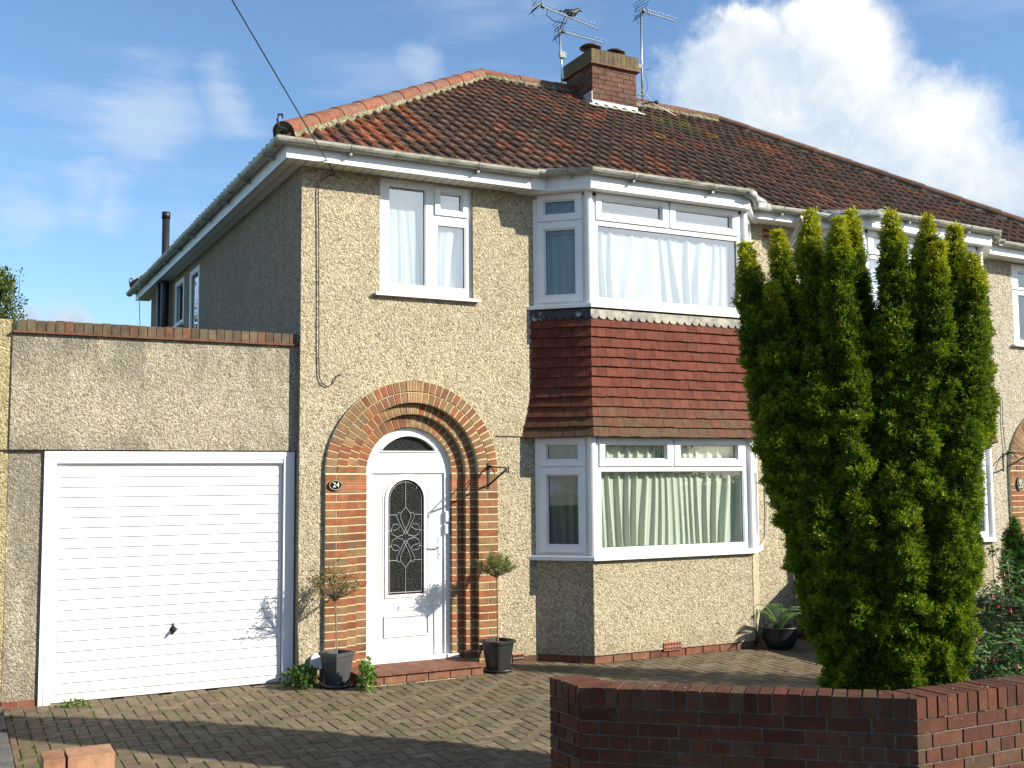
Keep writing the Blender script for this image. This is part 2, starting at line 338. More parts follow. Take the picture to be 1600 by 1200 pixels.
g=MB(); PC=[(.168,.132,.082),(.182,.142,.088),(.152,.120,.074),(.182,.126,.082),(.157,.128,.076),(.19,.15,.092)]
def paver(x,y,w,h):
    if x+w<-2.45 or x>5.86 or y+h>.28 or y<-5.9: return
    x0,x1,y0,y1=max(x,-2.45)+.0025,min(x+w,5.87)-.0025,y+.0025,min(y+h,.28)-.0025
    if x1-x0<.01 or y1-y0<.01: return
    # keep the raised bed behind the boundary wall free
    if x>1.6 and y<-3.2 and (x-1.6)*.69+(y+3.2)*-.72>1.6: return
    dz=rnd(-.0025,.0025); c=jit(random.choice(PC),.16); b=.005
    Z=lambda yy:GZ(yy)+dz
    g.add([(x0,y0,Z(y0)-.02),(x1,y0,Z(y0)-.02),(x1,y1,Z(y1)-.02),(x0,y1,Z(y1)-.02),(x0,y0,Z(y0)-.004),(x1,y0,Z(y0)-.004),(x1,y1,Z(y1)-.004),(x0,y1,Z(y1)-.004),
      (x0+b,y0+b,Z(y0)),(x1-b,y0+b,Z(y0)),(x1-b,y1-b,Z(y1)),(x0+b,y1-b,Z(y1))],
      [(0,1,5,4),(1,2,6,5),(2,3,7,6),(3,0,4,7),(4,5,9,8),(5,6,10,9),(6,7,11,10),(7,4,8,11),(8,9,10,11)],c)
U=.1
# herringbone: cells (i,j); k=(i-j)%4: 0,1 -> horizontal pair, 2,3 -> vertical pair
for i in range(-60,120):
    for j in range(-62,8):
        if (i-j)%4==0: paver(i*U,j*U,2*U,U)
        elif (i-j)%4==3: paver(i*U,j*U,U,2*U)
tag(g.build('driveway','paver'),None,kind='structure')
g=MB()
for k in range(8):
    y1=.05-k*.915; y0=y1-.91; g.box(-2.62,y0,-.5,-2.46,y1,GZ(y1)+.035+rnd(-.003,.003))
tag(g.build('kerb','kerb_stone'),None,kind='structure')

# ---------------------------------------------------------------- house parts
random.seed(11)
def annular(mb,cx,cz,r0,r1,a0,a1,y0,y1,col,seg=1):
    vs=[];
    for k in range(seg+1):
        a=a0+(a1-a0)*k/seg
        for rr,yy in ((r0,y0),(r1,y0),(r1,y1),(r0,y1)): vs.append((cx+rr*math.cos(a),yy,cz+rr*math.sin(a)))
    fs=[(0,3,2,1),(seg*4,seg*4+1,seg*4+2,seg*4+3)]
    for k in range(seg):
        for j in range(4): fs.append((k*4+j,k*4+(j+1)%4,k*4+4+(j+1)%4,k*4+4+j))
    if a1<a0: fs=[q[::-1] for q in fs]
    mb.add(vs,[q[::-1] for q in fs],col)
CX,CZ=1.145,1.785
AB=[(.33,.125,.058),(.35,.14,.065),(.29,.155,.075),(.31,.11,.052),(.33,.185,.09),(.29,.125,.062),(.35,.22,.11),(.27,.17,.09),(.25,.12,.07)]
def arch(root):
    part=MB(); mort=MB()
    rings=[(.90,.797,-.035,0),(.787,.687,-.035,0),(.677,.577,.03,1),(.567,.452,.095,2)]
    for (ro,ri,y,kk) in rings:
        cnt=int(math.pi*(ro+ri)/2/.072); 
        kw=.115/((ro+ri)/2) # half keystone angle
        kw=math.radians(6.0)
        for side in (0,1):
            m_=cnt//2; a0=0 if side==0 else math.pi/2+kw; a1=math.pi/2-kw if side==0 else math.pi
            for k in range(m_):
                s0=a0+(a1-a0)*k/m_+.006/ro; s1=a0+(a1-a0)*(k+1)/m_-.008/ro
                annular(part,CX,CZ,ri+.003,ro,s0,s1,y-.004+rnd(-.0015,.0015),y+.068,jit(random.choice(AB),.1))
        for k in range(6):
            s0=math.pi/2-kw+2*kw*k/6+.003; s1=math.pi/2-kw+2*kw*(k+1)/6-.003
            annular(part,CX,CZ,ri+.003,ro+(.008 if kk==0 and ro>.85 else 0),s0,s1,y-.007,y+.068,jit((.47,.30,.16),.1))
        annular(mort,CX,CZ,ri+.001,ro+.005,0,math.pi,y+.001,y+.075,(1,1,1),40)
    # jambs
    cols=[(.245,.348,.354,.457,0),(.463,.57,None,None,.065),(.576,.694,None,None,.13)]
    for side in (0,1):
        def X(a,b): return (a,b) if side==0 else (2*CX-b,2*CX-a)
        z=-.125; k=0
        while z<CZ-.01:
            band=1.60<z+.03<1.73
            h=.075 if not band else .0245
            h=min(h,CZ-z)
            if h<.012: break
            g_=.0135 if not band else .006
            for w in range(3):
                y=(-.035,.03,.095)[w]; lo,hi=((.245,.46),(.463,.572),(.577,.695))[w]
                a,b=X(lo,hi)
                if band: part.box(a,y-.005,z+.003,b,y+.068,z+h-g_+.003,jit((.44,.17,.085),.1)); continue
                if w==0:
                    if k%2==0:
                        mid=(a+b)/2
                        part.box(a,y-.004,z,mid-.005,y+.068,z+h-g_,jit(random.choice(AB),.1)); part.box(mid+.005,y-.004,z,b,y+.068,z+h-g_,jit(random.choice(AB),.1))
                    else: part.box(a,y-.004,z,b,y+.068,z+h-g_,jit(random.choice(AB[:4]),.1))
                else: part.box(a,y-.004,z,b,y+.068,z+h-g_,jit(random.choice(AB),.12))
            z+=h; k+=1
        for w in range(3):
            y=(-.035,.03,.095)[w]; lo,hi=((.243,.459),(.4635,.5705),(.5775,.6935))[w]; a,b=X(lo,hi); mort.box(a,y+.0005,-.2,b,y+.075,CZ)
    o=part.build('door_arch','arch_brick',root); mort.build('mortar','mortar',o)
def stuccofill(mb):
    # wall skin between the arch and its square opening
    K=28; top=2.715
    for k in range(K):
        a0=math.pi*k/K;a1=math.pi*(k+1)/K; RR=.905
        p0=(CX+RR*math.cos(a0),CZ+RR*math.sin(a0));p1=(CX+RR*math.cos(a1),CZ+RR*math.sin(a1))
        mb.add([(p0[0],0,p0[1]),(p1[0],0,p1[1]),(p1[0],0,top),(p0[0],0,top)],[(0,1,2,3)[::-1]])
        mb.add([(p0[0],0,p0[1]),(p1[0],0,p1[1]),(p1[0],.05,p1[1]),(p0[0],.05,p0[1])],[(0,1,2,3)])
def front_door(root):
    y=.140; fr=MB(); c0=1.150; hw=.448
    d=Vector
    # frame: jambs, arch head, transom, cill
    fr.box(c0-hw,y,-.0,c0-hw+.062,y+.07,CZ); fr.box(c0+hw-.062,y,-.0,c0+hw,y+.07,CZ); fr.box(c0-hw*.98,y+.0015,CZ,c0+hw*.98,y+.069,CZ+.085)
    K=24
    hd=MB()
    zt=2.005; r=.362
    for k in range(K):
        a0=math.pi*k/K;a1=math.pi*(k+1)/K
        def inner(a):
            x,z=r*math.cos(a),CZ+r*math.sin(a)
            if z<zt:
                t=(zt-CZ)/math.sin(a) if math.sin(a)>.05 else 99
                # clamp to the top of the transom, kept inside the frame width
                x=math.cos(a)*min(t,hw*1.0) if t<hw else math.cos(a)*hw
                x=math.copysign(min(abs(x),.306) if t<99 else .306,math.cos(a)) if False else x
            return x,max(z,zt)
        o0=(hw*math.cos(a0),CZ+hw*math.sin(a0));o1=(hw*math.cos(a1),CZ+hw*math.sin(a1))
        def inn(a):
            x=r*math.cos(a);z=CZ+r*math.sin(a)
            if z>=zt: return (x,z)
            return (math.copysign(math.sqrt(r*r-(zt-CZ)**2),math.cos(a)),zt)
        i0,i1=inn(a0),inn(a1)
        P=lambda q,yy:(c0+q[0],yy,q[1])
        if o1[1]<zt and o0[1]<zt and False: continue
        fr.add([P(o0,y),P(o1,y),P(i1,y),P(i0,y),P(o0,y+.07),P(o1,y+.07),P(i1,y+.05),P(i0,y+.05)],[(0,3,2,1),(0,1,5,4),(3,7,6,2)])
    xs=math.sqrt(r*r-(zt-CZ)**2)
    fr.box(c0-hw+.05,y+.001,1.885,c0+hw-.05,y+.068,2.004)
    fr.box(c0-xs-.06,y+.002,1.90,c0+xs+.06,y+.06,2.003)
    fr.box(c0-hw*.94,y+.0005,1.86,c0+hw*.94,y+.068,1.93)
    fr.box(c0-hw-.02,y-.075,-.045,c0+hw+.06,y+.06,.0)
    frame=fr.build('door_frame','upvc',root)
    mo=MB()
    for k in range(K):  # raised bead following the head
        a0=math.pi*(.22+.56*k/K);a1=math.pi*(.22+.56*(k+1)/K)
        annular(mo,c0,CZ,.366,.378,a0,a1,y-.012,y+.004,(1,1,1))
    mo.box(c0-xs-.01,y-.012,1.992,c0+xs+.01,y+.004,2.004)
    mo.build('glazing_bead','upvc',frame)
    fl=MB(); pts=[(c0+xs,zt)]+[(c0+r*math.cos(a),CZ+r*math.sin(a)) for a in [math.asin((zt-CZ)/r)+(math.pi-2*math.asin((zt-CZ)/r))*k/16 for k in range(17)]]
    fl.prism(pts[::-1],y+.03,y+.045,axis=1); fl.build('fanlight','door_glass',root)
    # leaf
    lf=MB(); x0,x1=c0-hw+.064,c0+hw-.064; ly=y+.022
    gx,gr,gt,gb=1.128,.19,1.53,.60
    # leaf face with arched glass opening
    def face(yy,yb):
        seg=14
        out_l=[(x0,.005),(x1,.005)]
        lf.box(x0,yy,.004,x1,yb,gb); 
        lf.box(x0,yy,gb,gx-gr,yb,gt); lf.box(gx+gr,yy,gb,x1,yb,gt)
        for k in range(seg):
            a0=math.pi*k/seg;a1=math.pi*(k+1)/seg
            p0=(gx+gr*math.cos(a0),gt+gr*math.sin(a0));p1=(gx+gr*math.cos(a1),gt+gr*math.sin(a1))
            q0=(x1 if k==0 else p0[0],1.858);q1=(x0 if k==seg-1 else p1[0],1.858)
            lf.add([(p0[0],yy,p0[1]),(p1[0],yy,p1[1]),(q1[0],yy,q1[1]),(q0[0],yy,q0[1])],[(3,2,1,0)])
            lf.add([(p0[0],yy,p0[1]),(p1[0],yy,p1[1]),(p1[0],yb,p1[1]),(p0[0],yb,p0[1])],[(0,1,2,3)])
        lf.add([(gx+gr,yy,gt),(x1,yy,gt),(x1,yy,1.858)],[(0,1,2)]); lf.add([(gx-gr,yy,gt),(x0,yy,gt),(x0,yy,1.858)],[(2,1,0)])
    face(ly,ly+.045)
    def frame_rect(a,b,c,d_,w,yy,pr):
        lf.box(a,yy-pr,c,b,yy+.002,c+w);lf.box(a,yy-pr,d_-w,b,yy+.002,d_);lf.box(a,yy-pr,c+w,a+w,yy+.002,d_-w);lf.box(b-w,yy-pr,c+w,b,yy+.002,d_-w)
    frame_rect(x0+.055,x1-.075,.10,1.80,.006,ly,.004)
    frame_rect(.90,1.375,.195,.40,.014,ly,.015); frame_rect(.925,1.35,.22,.375,.005,ly,.004)
    # bead round the glass
    for (w,rr,pr) in ((.028,gr+.028,.014),(.01,gr+.055,.007)):
        ri=rr-w
        lf.box(gx-rr,ly-pr,gb-(rr-gr),gx-ri,ly+.002,gt); lf.box(gx+ri,ly-pr,gb-(rr-gr),gx+rr,ly+.002,gt); lf.box(gx-ri,ly-pr,gb-(rr-gr),gx+ri,ly+.002,gb-(rr-gr)+w)
        for k in range(20): annular(lf,gx,gt,ri,rr,math.pi*k/20,math.pi*(k+1)/20,ly-pr,ly+.002,(1,1,1))
    leaf=lf.build('door_leaf','upvc',root)
    gl=MB(); pts=[(gx-gr,gb),(gx+gr,gb)]+[(gx+gr*math.cos(math.pi*k/16),gt+gr*math.sin(math.pi*k/16)) for k in range(17)]
    gl.prism(pts[::-1],ly+.012,ly+.022,axis=1); glo=gl.build('glass','door_glass',leaf)
    bd=MB(); yy=ly+.008
    w=.022
    bd.box(gx-gr,yy,gb,gx-gr+w,yy+.004,gt);bd.box(gx+gr-w,yy,gb,gx+gr,yy+.004,gt);bd.box(gx-gr+w,yy,gb,gx+gr-w,yy+.004,gb+.02)
    for k in range(20): annular(bd,gx,gt,gr-w,gr,math.pi*k/20,math.pi*(k+1)/20,yy,yy+.004,(1,1,1))
    bd.build('glass_border','burgundy_glass',leaf)
    ld=MB(); T=lambda pts,rr=.0028: ld.tube([(gx+a,yy-.001,b) for a,b in pts],rr,5)
    arc=[( (gr-.022)*math.cos(math.pi*k/16), gt+(gr-.022)*math.sin(math.pi*k/16)) for k in range(17)]
    T([(-gr+.022,gb+.02),(-gr+.022,gt)]+arc[::-1]+[(gr-.022,gt),(gr-.022,gb+.02)]); T([(-gr+.01,gb+.02),(gr-.01,gb+.02)])
    T([(0,gb),(0,.86)]); T([(0,1.45),(0,gt+gr)])
    for zz in (1.375,1.22,1.065,.93): 
        for s_ in (-1,1): T([(s_*gr,zz),(s_*(gr-.045 if zz in (1.22,1.065) else gr-.10),zz)])
    for s_ in (-1,1): T([(s_*.11,gt+.10),(s_*.137,gt+.135)])
    for s_ in (-1,1):
        for up in (1,-1):
            zc=1.155; Z=lambda h: zc+up*h
            T([(0,Z(.295)),(s_*.02,Z(.27)),(s_*.05,Z(.235)),(s_*.055,Z(.20)),(s_*.03,Z(.13)),(0,Z(.075)),(-s_*.03,Z(.02))])
            T([(s_*.045,Z(.235)),(s_*.085,Z(.24)),(s_*.095,Z(.20)),(s_*.07,Z(.15)),(s_*.03,Z(.07)),(0,Z(.03))])
            T([(s_*.03,Z(.02)),(s_*.09,Z(.005)),(s_*.14,Z(.03)),(s_*.152,Z(.08)),(s_*.13,Z(.125)),(s_*.085,Z(.13)),(s_*.06,Z(.10)),(s_*.10,Z(.075)),(s_*.135,Z(.07))])
    ld.build('leaded_pattern','lead_came',leaf)
    lb=MB(); lb.box(1.05,ly-.010,.445,1.235,ly+.002,.49); lb.box(1.055,ly-.014,.474,1.23,ly-.009,.487); lb.build('letter_slot','upvc',leaf)
    hb=MB(); hx=x1-.045; hb.box(hx-.014,ly-.010,.93,hx+.014,ly+.002,1.15); hb.tube([(hx,ly-.005,1.06),(hx,ly-.05,1.06)],.009,8); hb.tube([(hx,ly-.048,1.06),(hx-.03,ly-.05,1.062),(hx-.115,ly-.048,1.062)],.009,8); hb.build('handle','upvc',leaf)
    kb=MB(); kb.box(hx-.004,ly-.013,.965,hx+.004,ly-.009,.985); kb.build('keyhole','iron',leaf)
    bx=MB(); bx.box(c0+hw-.055,y-.022,1.30,c0+hw-.012,y,1.40); bx.box(c0+hw-.058,y-.018,1.18,c0+hw-.02,y,1.27); bx.build('door_bell','upvc',root)

def upvc_window(root,O,d,nn,lights,W_,H,sashes,name='window_frame',mat_g='glass',fw=.055,dep=.07,par=None):
    """O bottom-left outer corner(3d) of frame, d unit dir along, nn outward normal(3d). bars: list of rects (u0,u1,z0,z1) glass openings; sashes: rects that stand proud"""
    mb=MB(); d=Vector(d); nn=Vector(nn); O=Vector(O); up=Vector((0,0,1))
    def rect(u0,u1,z0,z1,t0,t1,M):
        M.obox(O+d*u0+up*z0+nn*t0,d*(u1-u0),up*(z1-z0),nn*(t1-t0))
    # frame plate = full rect minus openings
    us=sorted({0,W_}|{x for l in lights for x in l[:2]}); zs=sorted({0,H}|{x for l in lights for x in l[2:4]})
    for i in range(len(us)-1):
        j=0
        while j<len(zs)-1:
            uc=(us[i]+us[i+1])/2; zc=(zs[j]+zs[j+1])/2
            if any(l[0]<uc<l[1] and l[2]<zc<l[3] for l in lights): j+=1; continue
            j2=j
            while j2+1<len(zs)-1 and not any(l[0]<uc<l[1] and l[2]<(zs[j2+1]+zs[j2+2])/2<l[3] for l in lights): j2+=1
            rect(us[i],us[i+1],zs[j],zs[j2+1],-dep,0,mb); j=j2+1
    fo=mb.build(name,'upvc',root)
    gm=MB()
    for l in lights: rect(l[0]-.0,l[1]+.0,l[2]-.0,l[3]+.0,-.038,-.030,gm)
    go=gm.build('glass_pane',mat_g,root)
    sm=MB()
    for s_ in sashes:
        a,b,c,e,la=s_; l=lights[la]; t=.018
        g_=.004
        rect(a,b,c,l[2]-g_,.0005,t,sm);rect(a,b,l[3]+g_,e,.0005,t,sm);rect(a,l[0]-g_,l[2]-g_,l[3]+g_,.0005,t,sm);rect(l[1]+g_,b,l[2]-g_,l[3]+g_,.0005,t,sm)
    for l in lights: # bead (slopes into the glass)
        w=.011
        for (a,b,c,e) in ((l[0],l[1],l[2],l[2]+w),(l[0],l[1],l[3]-w,l[3]),(l[0],l[0]+w,l[2]+w,l[3]-w),(l[1]-w,l[1],l[2]+w,l[3]-w)): rect(a,b,c,e,-.028,-.006,sm)
        # black gasket
    sm.build('opening_sash','upvc',root)
    gk=MB()
    for l in lights:
        w=.004
        for (a,b,c,e) in ((l[0]+.011,l[1]-.011,l[2]+.011,l[2]+.011+w),(l[0]+.011,l[1]-.011,l[3]-.011-w,l[3]-.011),(l[0]+.011,l[0]+.011+w,l[2]+.015,l[3]-.015),(l[1]-.011-w,l[1]-.011,l[2]+.015,l[3]-.015)): rect(a,b,c,e,-.0295,-.024,gk)
    gk.build('gasket','black_plastic',fo)
    return fo

def hung_tiles(mb,lead,tar,zt,zb,fl):
    # tile hanging round the three bay faces, flaring at the foot
    rows=12; g=(zt-zb)/rows
    def off(z): 
        t=max(0,(zb+.55-z)/.55); return .012+fl*t**1.7
    def outline(o):
        k=math.tan(R(22.5))
        bl=(BX0,0);c1=(BX1,-BD);c2=(2*BC-BX1,-BD);br=(2*BC-BX0,0)
        s=math.sqrt(.5)
        return [(BX0-o/s,0.0),(BX1-o*k,-BD-o),(2*BC-BX1+o*k,-BD-o),(2*BC-BX0+o/s,0.0)]
    for rr in range(rows):
        z1=zt-rr*g; z0=z1-g
        lo,hi=outline(off(z0)+.027),outline(off(z1)+.006)
        for f_ in range(3):
            a0,a1=Vector((*lo[f_],z0+rnd(-.003,.003))),Vector((*lo[f_+1],z0)); b0,b1=Vector((*hi[f_],z1)),Vector((*hi[f_+1],z1))
            L=(a1-a0).length; nt_=max(3,round(L/.125)); st=(rr%2)*.5
            cuts=[0]+[(k+st)/nt_ for k in range(0 if st else 1,nt_)]+[1]
            nn=(a1-a0).cross(b0-a0).normalized()
            for k in range(len(cuts)-1):
                s0,s1=cuts[k],cuts[k+1]
                if (s1-s0)*L<.01: continue
                e=.0015/L; dz=rnd(-.004,.004); 
                age=max(0,min(1,(zb+.45-z0)/.5))*rnd(.4,1.1)
                c=jit(random.choice([(.150,.042,.026),(.165,.046,.028),(.138,.038,.025),(.155,.048,.030)]),.12)
                if rnd(0,1)<.02: c=(.12,.05,.04)
                c=tuple(c[i]*(1-age)+(.115,.078,.045)[i]*age for i in range(3))
                p=[a0.lerp(a1,s0+e),a0.lerp(a1,s1-e),b0.lerp(b1,s1-e),b0.lerp(b1,s0+e)]
                t=.012; jn=rnd(-.002,.003); nn2=nn
                p[0].z+=dz;p[1].z+=dz
                q=[x-nn2*t for x in p]; p=[p[0]+nn2*jn,p[1]+nn2*jn,p[2],p[3]]
                mb.add([*p,*q],[(0,1,2,3),(7,6,5,4),(0,4,5,1),(1,5,6,2),(3,7,4,0),(2,6,7,3)],c)
    # lead strip with scalloped lower edge
    o1=outline(.035); 
    for f_ in range(3):
        a=Vector((*o1[f_],0));b=Vector((*o1[f_+1],0)); L=(b-a).length; M=tar if f_!=1 else lead
        ns=max(4,round(L/.098)); nn=Vector(((b-a).y,-(b-a).x,0)).normalized()
        for k in range(ns*6):
            s0,s1=k/(ns*6),(k+1)/(ns*6)
            def low(s): 
                ph=(s*ns)%1.0; return zt+.012-.040*math.sqrt(max(0,1-(2*ph-1)**2))+.008*noise.noise((s*9,f_,0))
            p0,p1=a.lerp(b,s0),a.lerp(b,s1); l0,l1=low(s0+1e-5),low(s1-1e-5)
            vs=[(p0.x,p0.y,l0),(p1.x,p1.y,l1),(p1.x,p1.y,zt+.075),(p0.x,p0.y,zt+.075)]
            vs+= [(x-nn.x*.012,y-nn.y*.012,z) for x,y,z in vs]
            M.add(vs,[(0,1,2,3),(7,6,5,4),(0,4,5,1),(3,2,6,7)])
        M.mark()
BX0,BX1,BD,BC=2.50,2.935,.42,3.955
def bay(root,curt):
    BO=[(BX0,0),(BX1,-BD),(2*BC-BX1,-BD),(2*BC-BX0,0)]
    w=MB()
    def band(z0,z1,off,M,rs=0.,col=(1,1,1)):
        k=math.tan(R(22.5));s=math.sqrt(.5)
        o=[(BX0-off/s,-.001),(BX1-off*k,-BD-off),(2*BC-BX1+off*k-rs,-BD-off),(2*BC-BX0+off/s-rs,-.001)]
        M.prism([(a,b) for a,b in o],z0,z1,2,col)
    band(-.062,.885,0,w)
    for a,b in ((BX1,-BD),(2*BC-BX1,-BD)): w.tube([(a,b+.006,-.06),(a,b+.006,.88)],.012,8)
    apron=w.build('rendered_apron','pebbledash',root)
    sp=MB(); band(2.12,3.40,-.01,sp); band(4.66,4.70,.0,sp); sp.build('bay_spandrel','interior',root)
    pl=MB(); pm=MB(); band(-.25,-.066,-.03,pm)
    k=math.tan(R(22.5))
    for f_ in range(3):
        a=Vector((*BO[f_],0));b=Vector((*BO[f_+1],0)); L=(b-a).length; dn=(b-a)/L; nn=Vector((dn.y,-dn.x,0))
        for row in range(2):
            u=0 if row==0 else -.11; z0=-.14-row*.075
            while u<L:
                u0=max(u+.005,.004);u1=min(u+.215,L-.004)
                if u1-u0>.02: pl.obox(a+dn*u0-nn*.03+Vector((0,0,z0)),dn*(u1-u0),nn*.022,(0,0,.066),jit(random.choice(BR),.15))
                u+=.225
    pl_o=pl.build('plinth_bricks','brick',root); pm.build('mortar','mortar',pl_o)
    # sills
    s1=MB(); band(.888,.925,.055,s1); band(.925,.938,.035,s1); s1.build('window_sill','upvc',root)
    s2=MB(); band(3.478,3.512,.06,s2); band(3.512,3.52,.035,s2); s2.build('window_sill','upvc',root)
    t=MB();ld=MB();tr_=MB(); hung_tiles(t,ld,tr_,3.385,2.145,.085); th=t.build('hung_tiles','hung_tile',root); ld.build('lead_flashing','lead',th)
    o_=tr_.pieces('tarred_flashing','lead_tar',th)
    # underside of the tile flare
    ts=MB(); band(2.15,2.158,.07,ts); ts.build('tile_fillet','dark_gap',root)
    for (z0,z1,gm) in ((.94,2.145,'glass'),(3.522,4.705,'glass_upper')):
        H=z1-z0; FW=2*(BC-BX1); tz=.857 if z0<2 else .842
        # front
        u=lambda x:x-BX1
        L3=[(u(3.03),u(4.88),.06,tz-.0),(u(3.085),u(3.855),tz+.115,H-.075),(u(4.03),u(4.80),tz+.115,H-.075)]
        S=[(u(3.02),u(3.935),tz+.045,H-.012,1),(u(3.955),u(4.885),tz+.045,H-.012,2)]
        upvc_window(root,(BX1,-BD,z0),(1,0,0),(0,-1,0),L3,FW,H,S,mat_g=gm)
        for side in (0,1):
            A=Vector((BX0,0,z0)) if side==0 else Vector((2*BC-BX1,-BD,z0)); B=Vector((BX1,-BD,z0)) if side==0 else Vector((2*BC-BX0,0,z0))
            d=(B-A);L=d.length;d=d/L;nn=Vector((d.y,-d.x,0))
            Q=lambda a,b:(a,b) if side==0 else (L-b,L-a)
            Ls=[(*Q(.125,.462),.10,tz-.04),(*Q(.125,.462),tz+.115,H-.075)]
            Ss=[(*Q(.05,.535),.028,tz+.03,0),(*Q(.05,.535),tz+.05,H-.012,1)]
            upvc_window(root,A,d,nn,Ls,L,H,Ss,mat_g='glass')
        ps=MB()
        for cx in (BX1,2*BC-BX1): ps.tube([(cx,-BD+.004,z0),(cx,-BD+.004,z1-.002)],.042,16); ps.mark()
        ps.pieces('corner_post','upvc',root)
    # canopy: soffit, fascia, felt roof
    cf=MB(); band(4.701,4.712,.13,cf,.09); cfo=cf.build('canopy_soffit','upvc',root)
    fa=MB(); band(4.70-.001,4.855,.145,fa,.09); band(4.752,4.862,.152,fa,.09); fa.build('canopy_fascia','upvc',root)
    rf=MB()
    o=.15;s=math.sqrt(.5)
    pts=[(BX0-o/s-.05,-.2),(BX1-o*k,-BD-o),(2*BC-BX1+o*k-.09,-BD-o),(2*BC-BX0+o/s-.04,-.2)]
    n4=len(pts); rf.prism(pts,4.863,4.905,2); rf.build('canopy_roof','gutter_grey',root)

def gutter_run(mb,br,pts,z,side,rad=.058,step=.92,mbx=None):
    """half-round gutter following 2d pts; centre offset included in pts"""
    K=8
    P=[Vector((a,b,z)) for a,b in pts]; n_=len(P)
    prof=[(rad*math.cos(math.pi+math.pi*j/K),rad*math.sin(math.pi+math.pi*j/K)) for j in range(K+1)]
    prof2=[(p[0]*.93,p[1]*.93) for p in prof][::-1]
    pr=prof+prof2
    rows=[]
    for i,p in enumerate(P):
        if i==0: t=(P[1]-P[0]).normalized(); sc_=1
        elif i==n_-1: t=(P[-1]-P[-2]).normalized(); sc_=1
        else:
            t1=(P[i]-P[i-1]).normalized();t2=(P[i+1]-P[i]).normalized(); t=(t1+t2).normalized(); sc_=1/max(.3,t.dot(t1))
        nrm=Vector((t.y,-t.x,0))
        rows.append([p+nrm*(x*sc_)+Vector((0,0,zz)) for x,zz in pr])
    m_=len(pr); vs=[x for r_ in rows for x in r_]
    fs=[(i*m_+j,i*m_+(j+1)%m_,(i+1)*m_+(j+1)%m_,(i+1)*m_+j) for i in range(n_-1) for j in range(m_)]
    fs+=[tuple(range(m_))[::-1],tuple((n_-1)*m_+j for j in range(m_))]
    mb.add(vs,fs)
    for i in range(n_-1):
        L=(P[i+1]-P[i]).length; c=int(L/step); 
        if L<.3: continue
        for k in range(max(1,c)):
            s=(k+.5)/max(1,c); q=P[i].lerp(P[i+1],s); t=(P[i+1]-P[i]).normalized(); nrm=Vector((t.y,-t.x,0))
            path=[q+nrm*(1.06*rad*math.cos(a))+Vector((0,0,1.06*rad*math.sin(a))) for a in [math.pi+math.pi*j/8 for j in range(9)]]
            for j in range(8):
                a,b=path[j],path[j+1]; br.obox(a-t*.012,t*.024,b-a,((b-a).cross(t)).normalized()*.006)
            br.obox(q-nrm*(rad*1.0)-t*.012+Vector((0,0,-rad-.03)),t*.024,nrm*(rad*1.1),Vector((0,0,.028))); br.mark()

def tiled_slope(mb,O,U,S,N_,L,xl,xr,uw=.165,gauge=.285,seed=0,lich=None):
    """tiles on a plane; O eave origin, U along eave, S up slope, N normal; L slope length; xl(s),xr(s) limits in u"""
    rs=random.Random(seed); rows=int(math.ceil(L/gauge))
    prof=[(-.060,.004),(-.045,.0),(.02,.0),(.035,.004),(.046,.022),(.062,.034),(.078,.034),(.094,.022),(.105,.004)]
    us=[p[0]+.060 for p in prof]; hs=[p[1] for p in prof]
    umin=min(xl(0),xl(L));umax=max(xr(0),xr(L))
    base={}
    for j in range(rows):
        s0=j*gauge; s1=min(L,s0+gauge+.02)
        a,b=xl(s0),xr(s0); a2,b2=xl(s1),xr(s1)
        i0=int(math.floor(min(a,a2)/uw))-1;i1=int(math.ceil(max(b,b2)/uw))+1
        run=0
        for i in range(i0,i1):
            u0=i*uw
            if u0+uw<max(a,a2)*0+min(a,a2) or u0>max(b,b2): continue
            key=(i,j)
            w=noise.noise((i*.23,j*.35,seed)); 
            t=rs.random()
            dark=[(.125,.070,.045),(.145,.078,.048),(.108,.064,.044),(.135,.080,.052)][rs.randrange(4)]
            red=[(.24,.088,.048),(.20,.076,.046),(.27,.10,.052)][rs.randrange(3)]
            pr=.04+.22*max(0,w+.10)
            pos=O+U*u0+S*s0
            if pos.x<1.6 and seed==1: pr+=.35*max(0,(1.6-pos.x)/2)+.1
            if run>0: c=jit((.30,.105,.045),.2); run-=1
            elif t<.010: c=jit((.30,.105,.045),.2); run=rs.randrange(0,3)
            elif t<pr+.012: c=red
            else: c=dark
            # long orange runs down the slope
            oc=noise.noise((i*.8+7,j*.22,3.3+seed))
            if oc>.50: c=jit((.32,.11,.048),.2)
            kk=rs.uniform(.78,1.25); c=tuple(x*kk for x in c)
            if lich:
                l_=lich(pos)+rs.uniform(-.25,.25)
                if l_>.5: c=tuple(c[k]*.35+(.15,.14,.06)[k]*.65 for k in range(3)) if rs.random()<.8 else (.30,.20,.035)
            lift=.030+rs.uniform(-.003,.004); sk=rs.uniform(-.004,.004)
            vs=[];nu=len(us)
            for (ss,lf) in ((s0+sk,0.),(s0+sk,lift),(s1,.006)):
                for q in range(nu):
                    uu=u0+us[q]
                    lo_,hi_=xl(max(0,min(L,ss))),xr(max(0,min(L,ss)))
                    uu=min(max(uu,lo_),hi_)
                    vs.append(O+U*uu+S*ss+N_*(hs[q]+lf if lf>0 else hs[q]*.8-.0))
            fs=[]
            for q in range(nu-1):
                fs.append((q,q+1,nu+q+1,nu+q)); fs.append((nu+q,nu+q+1,2*nu+q+1,2*nu+q))
            if U.cross(S).dot(N_)<0: fs=[x[::-1] for x in fs]
            mb.add(vs,fs,c)
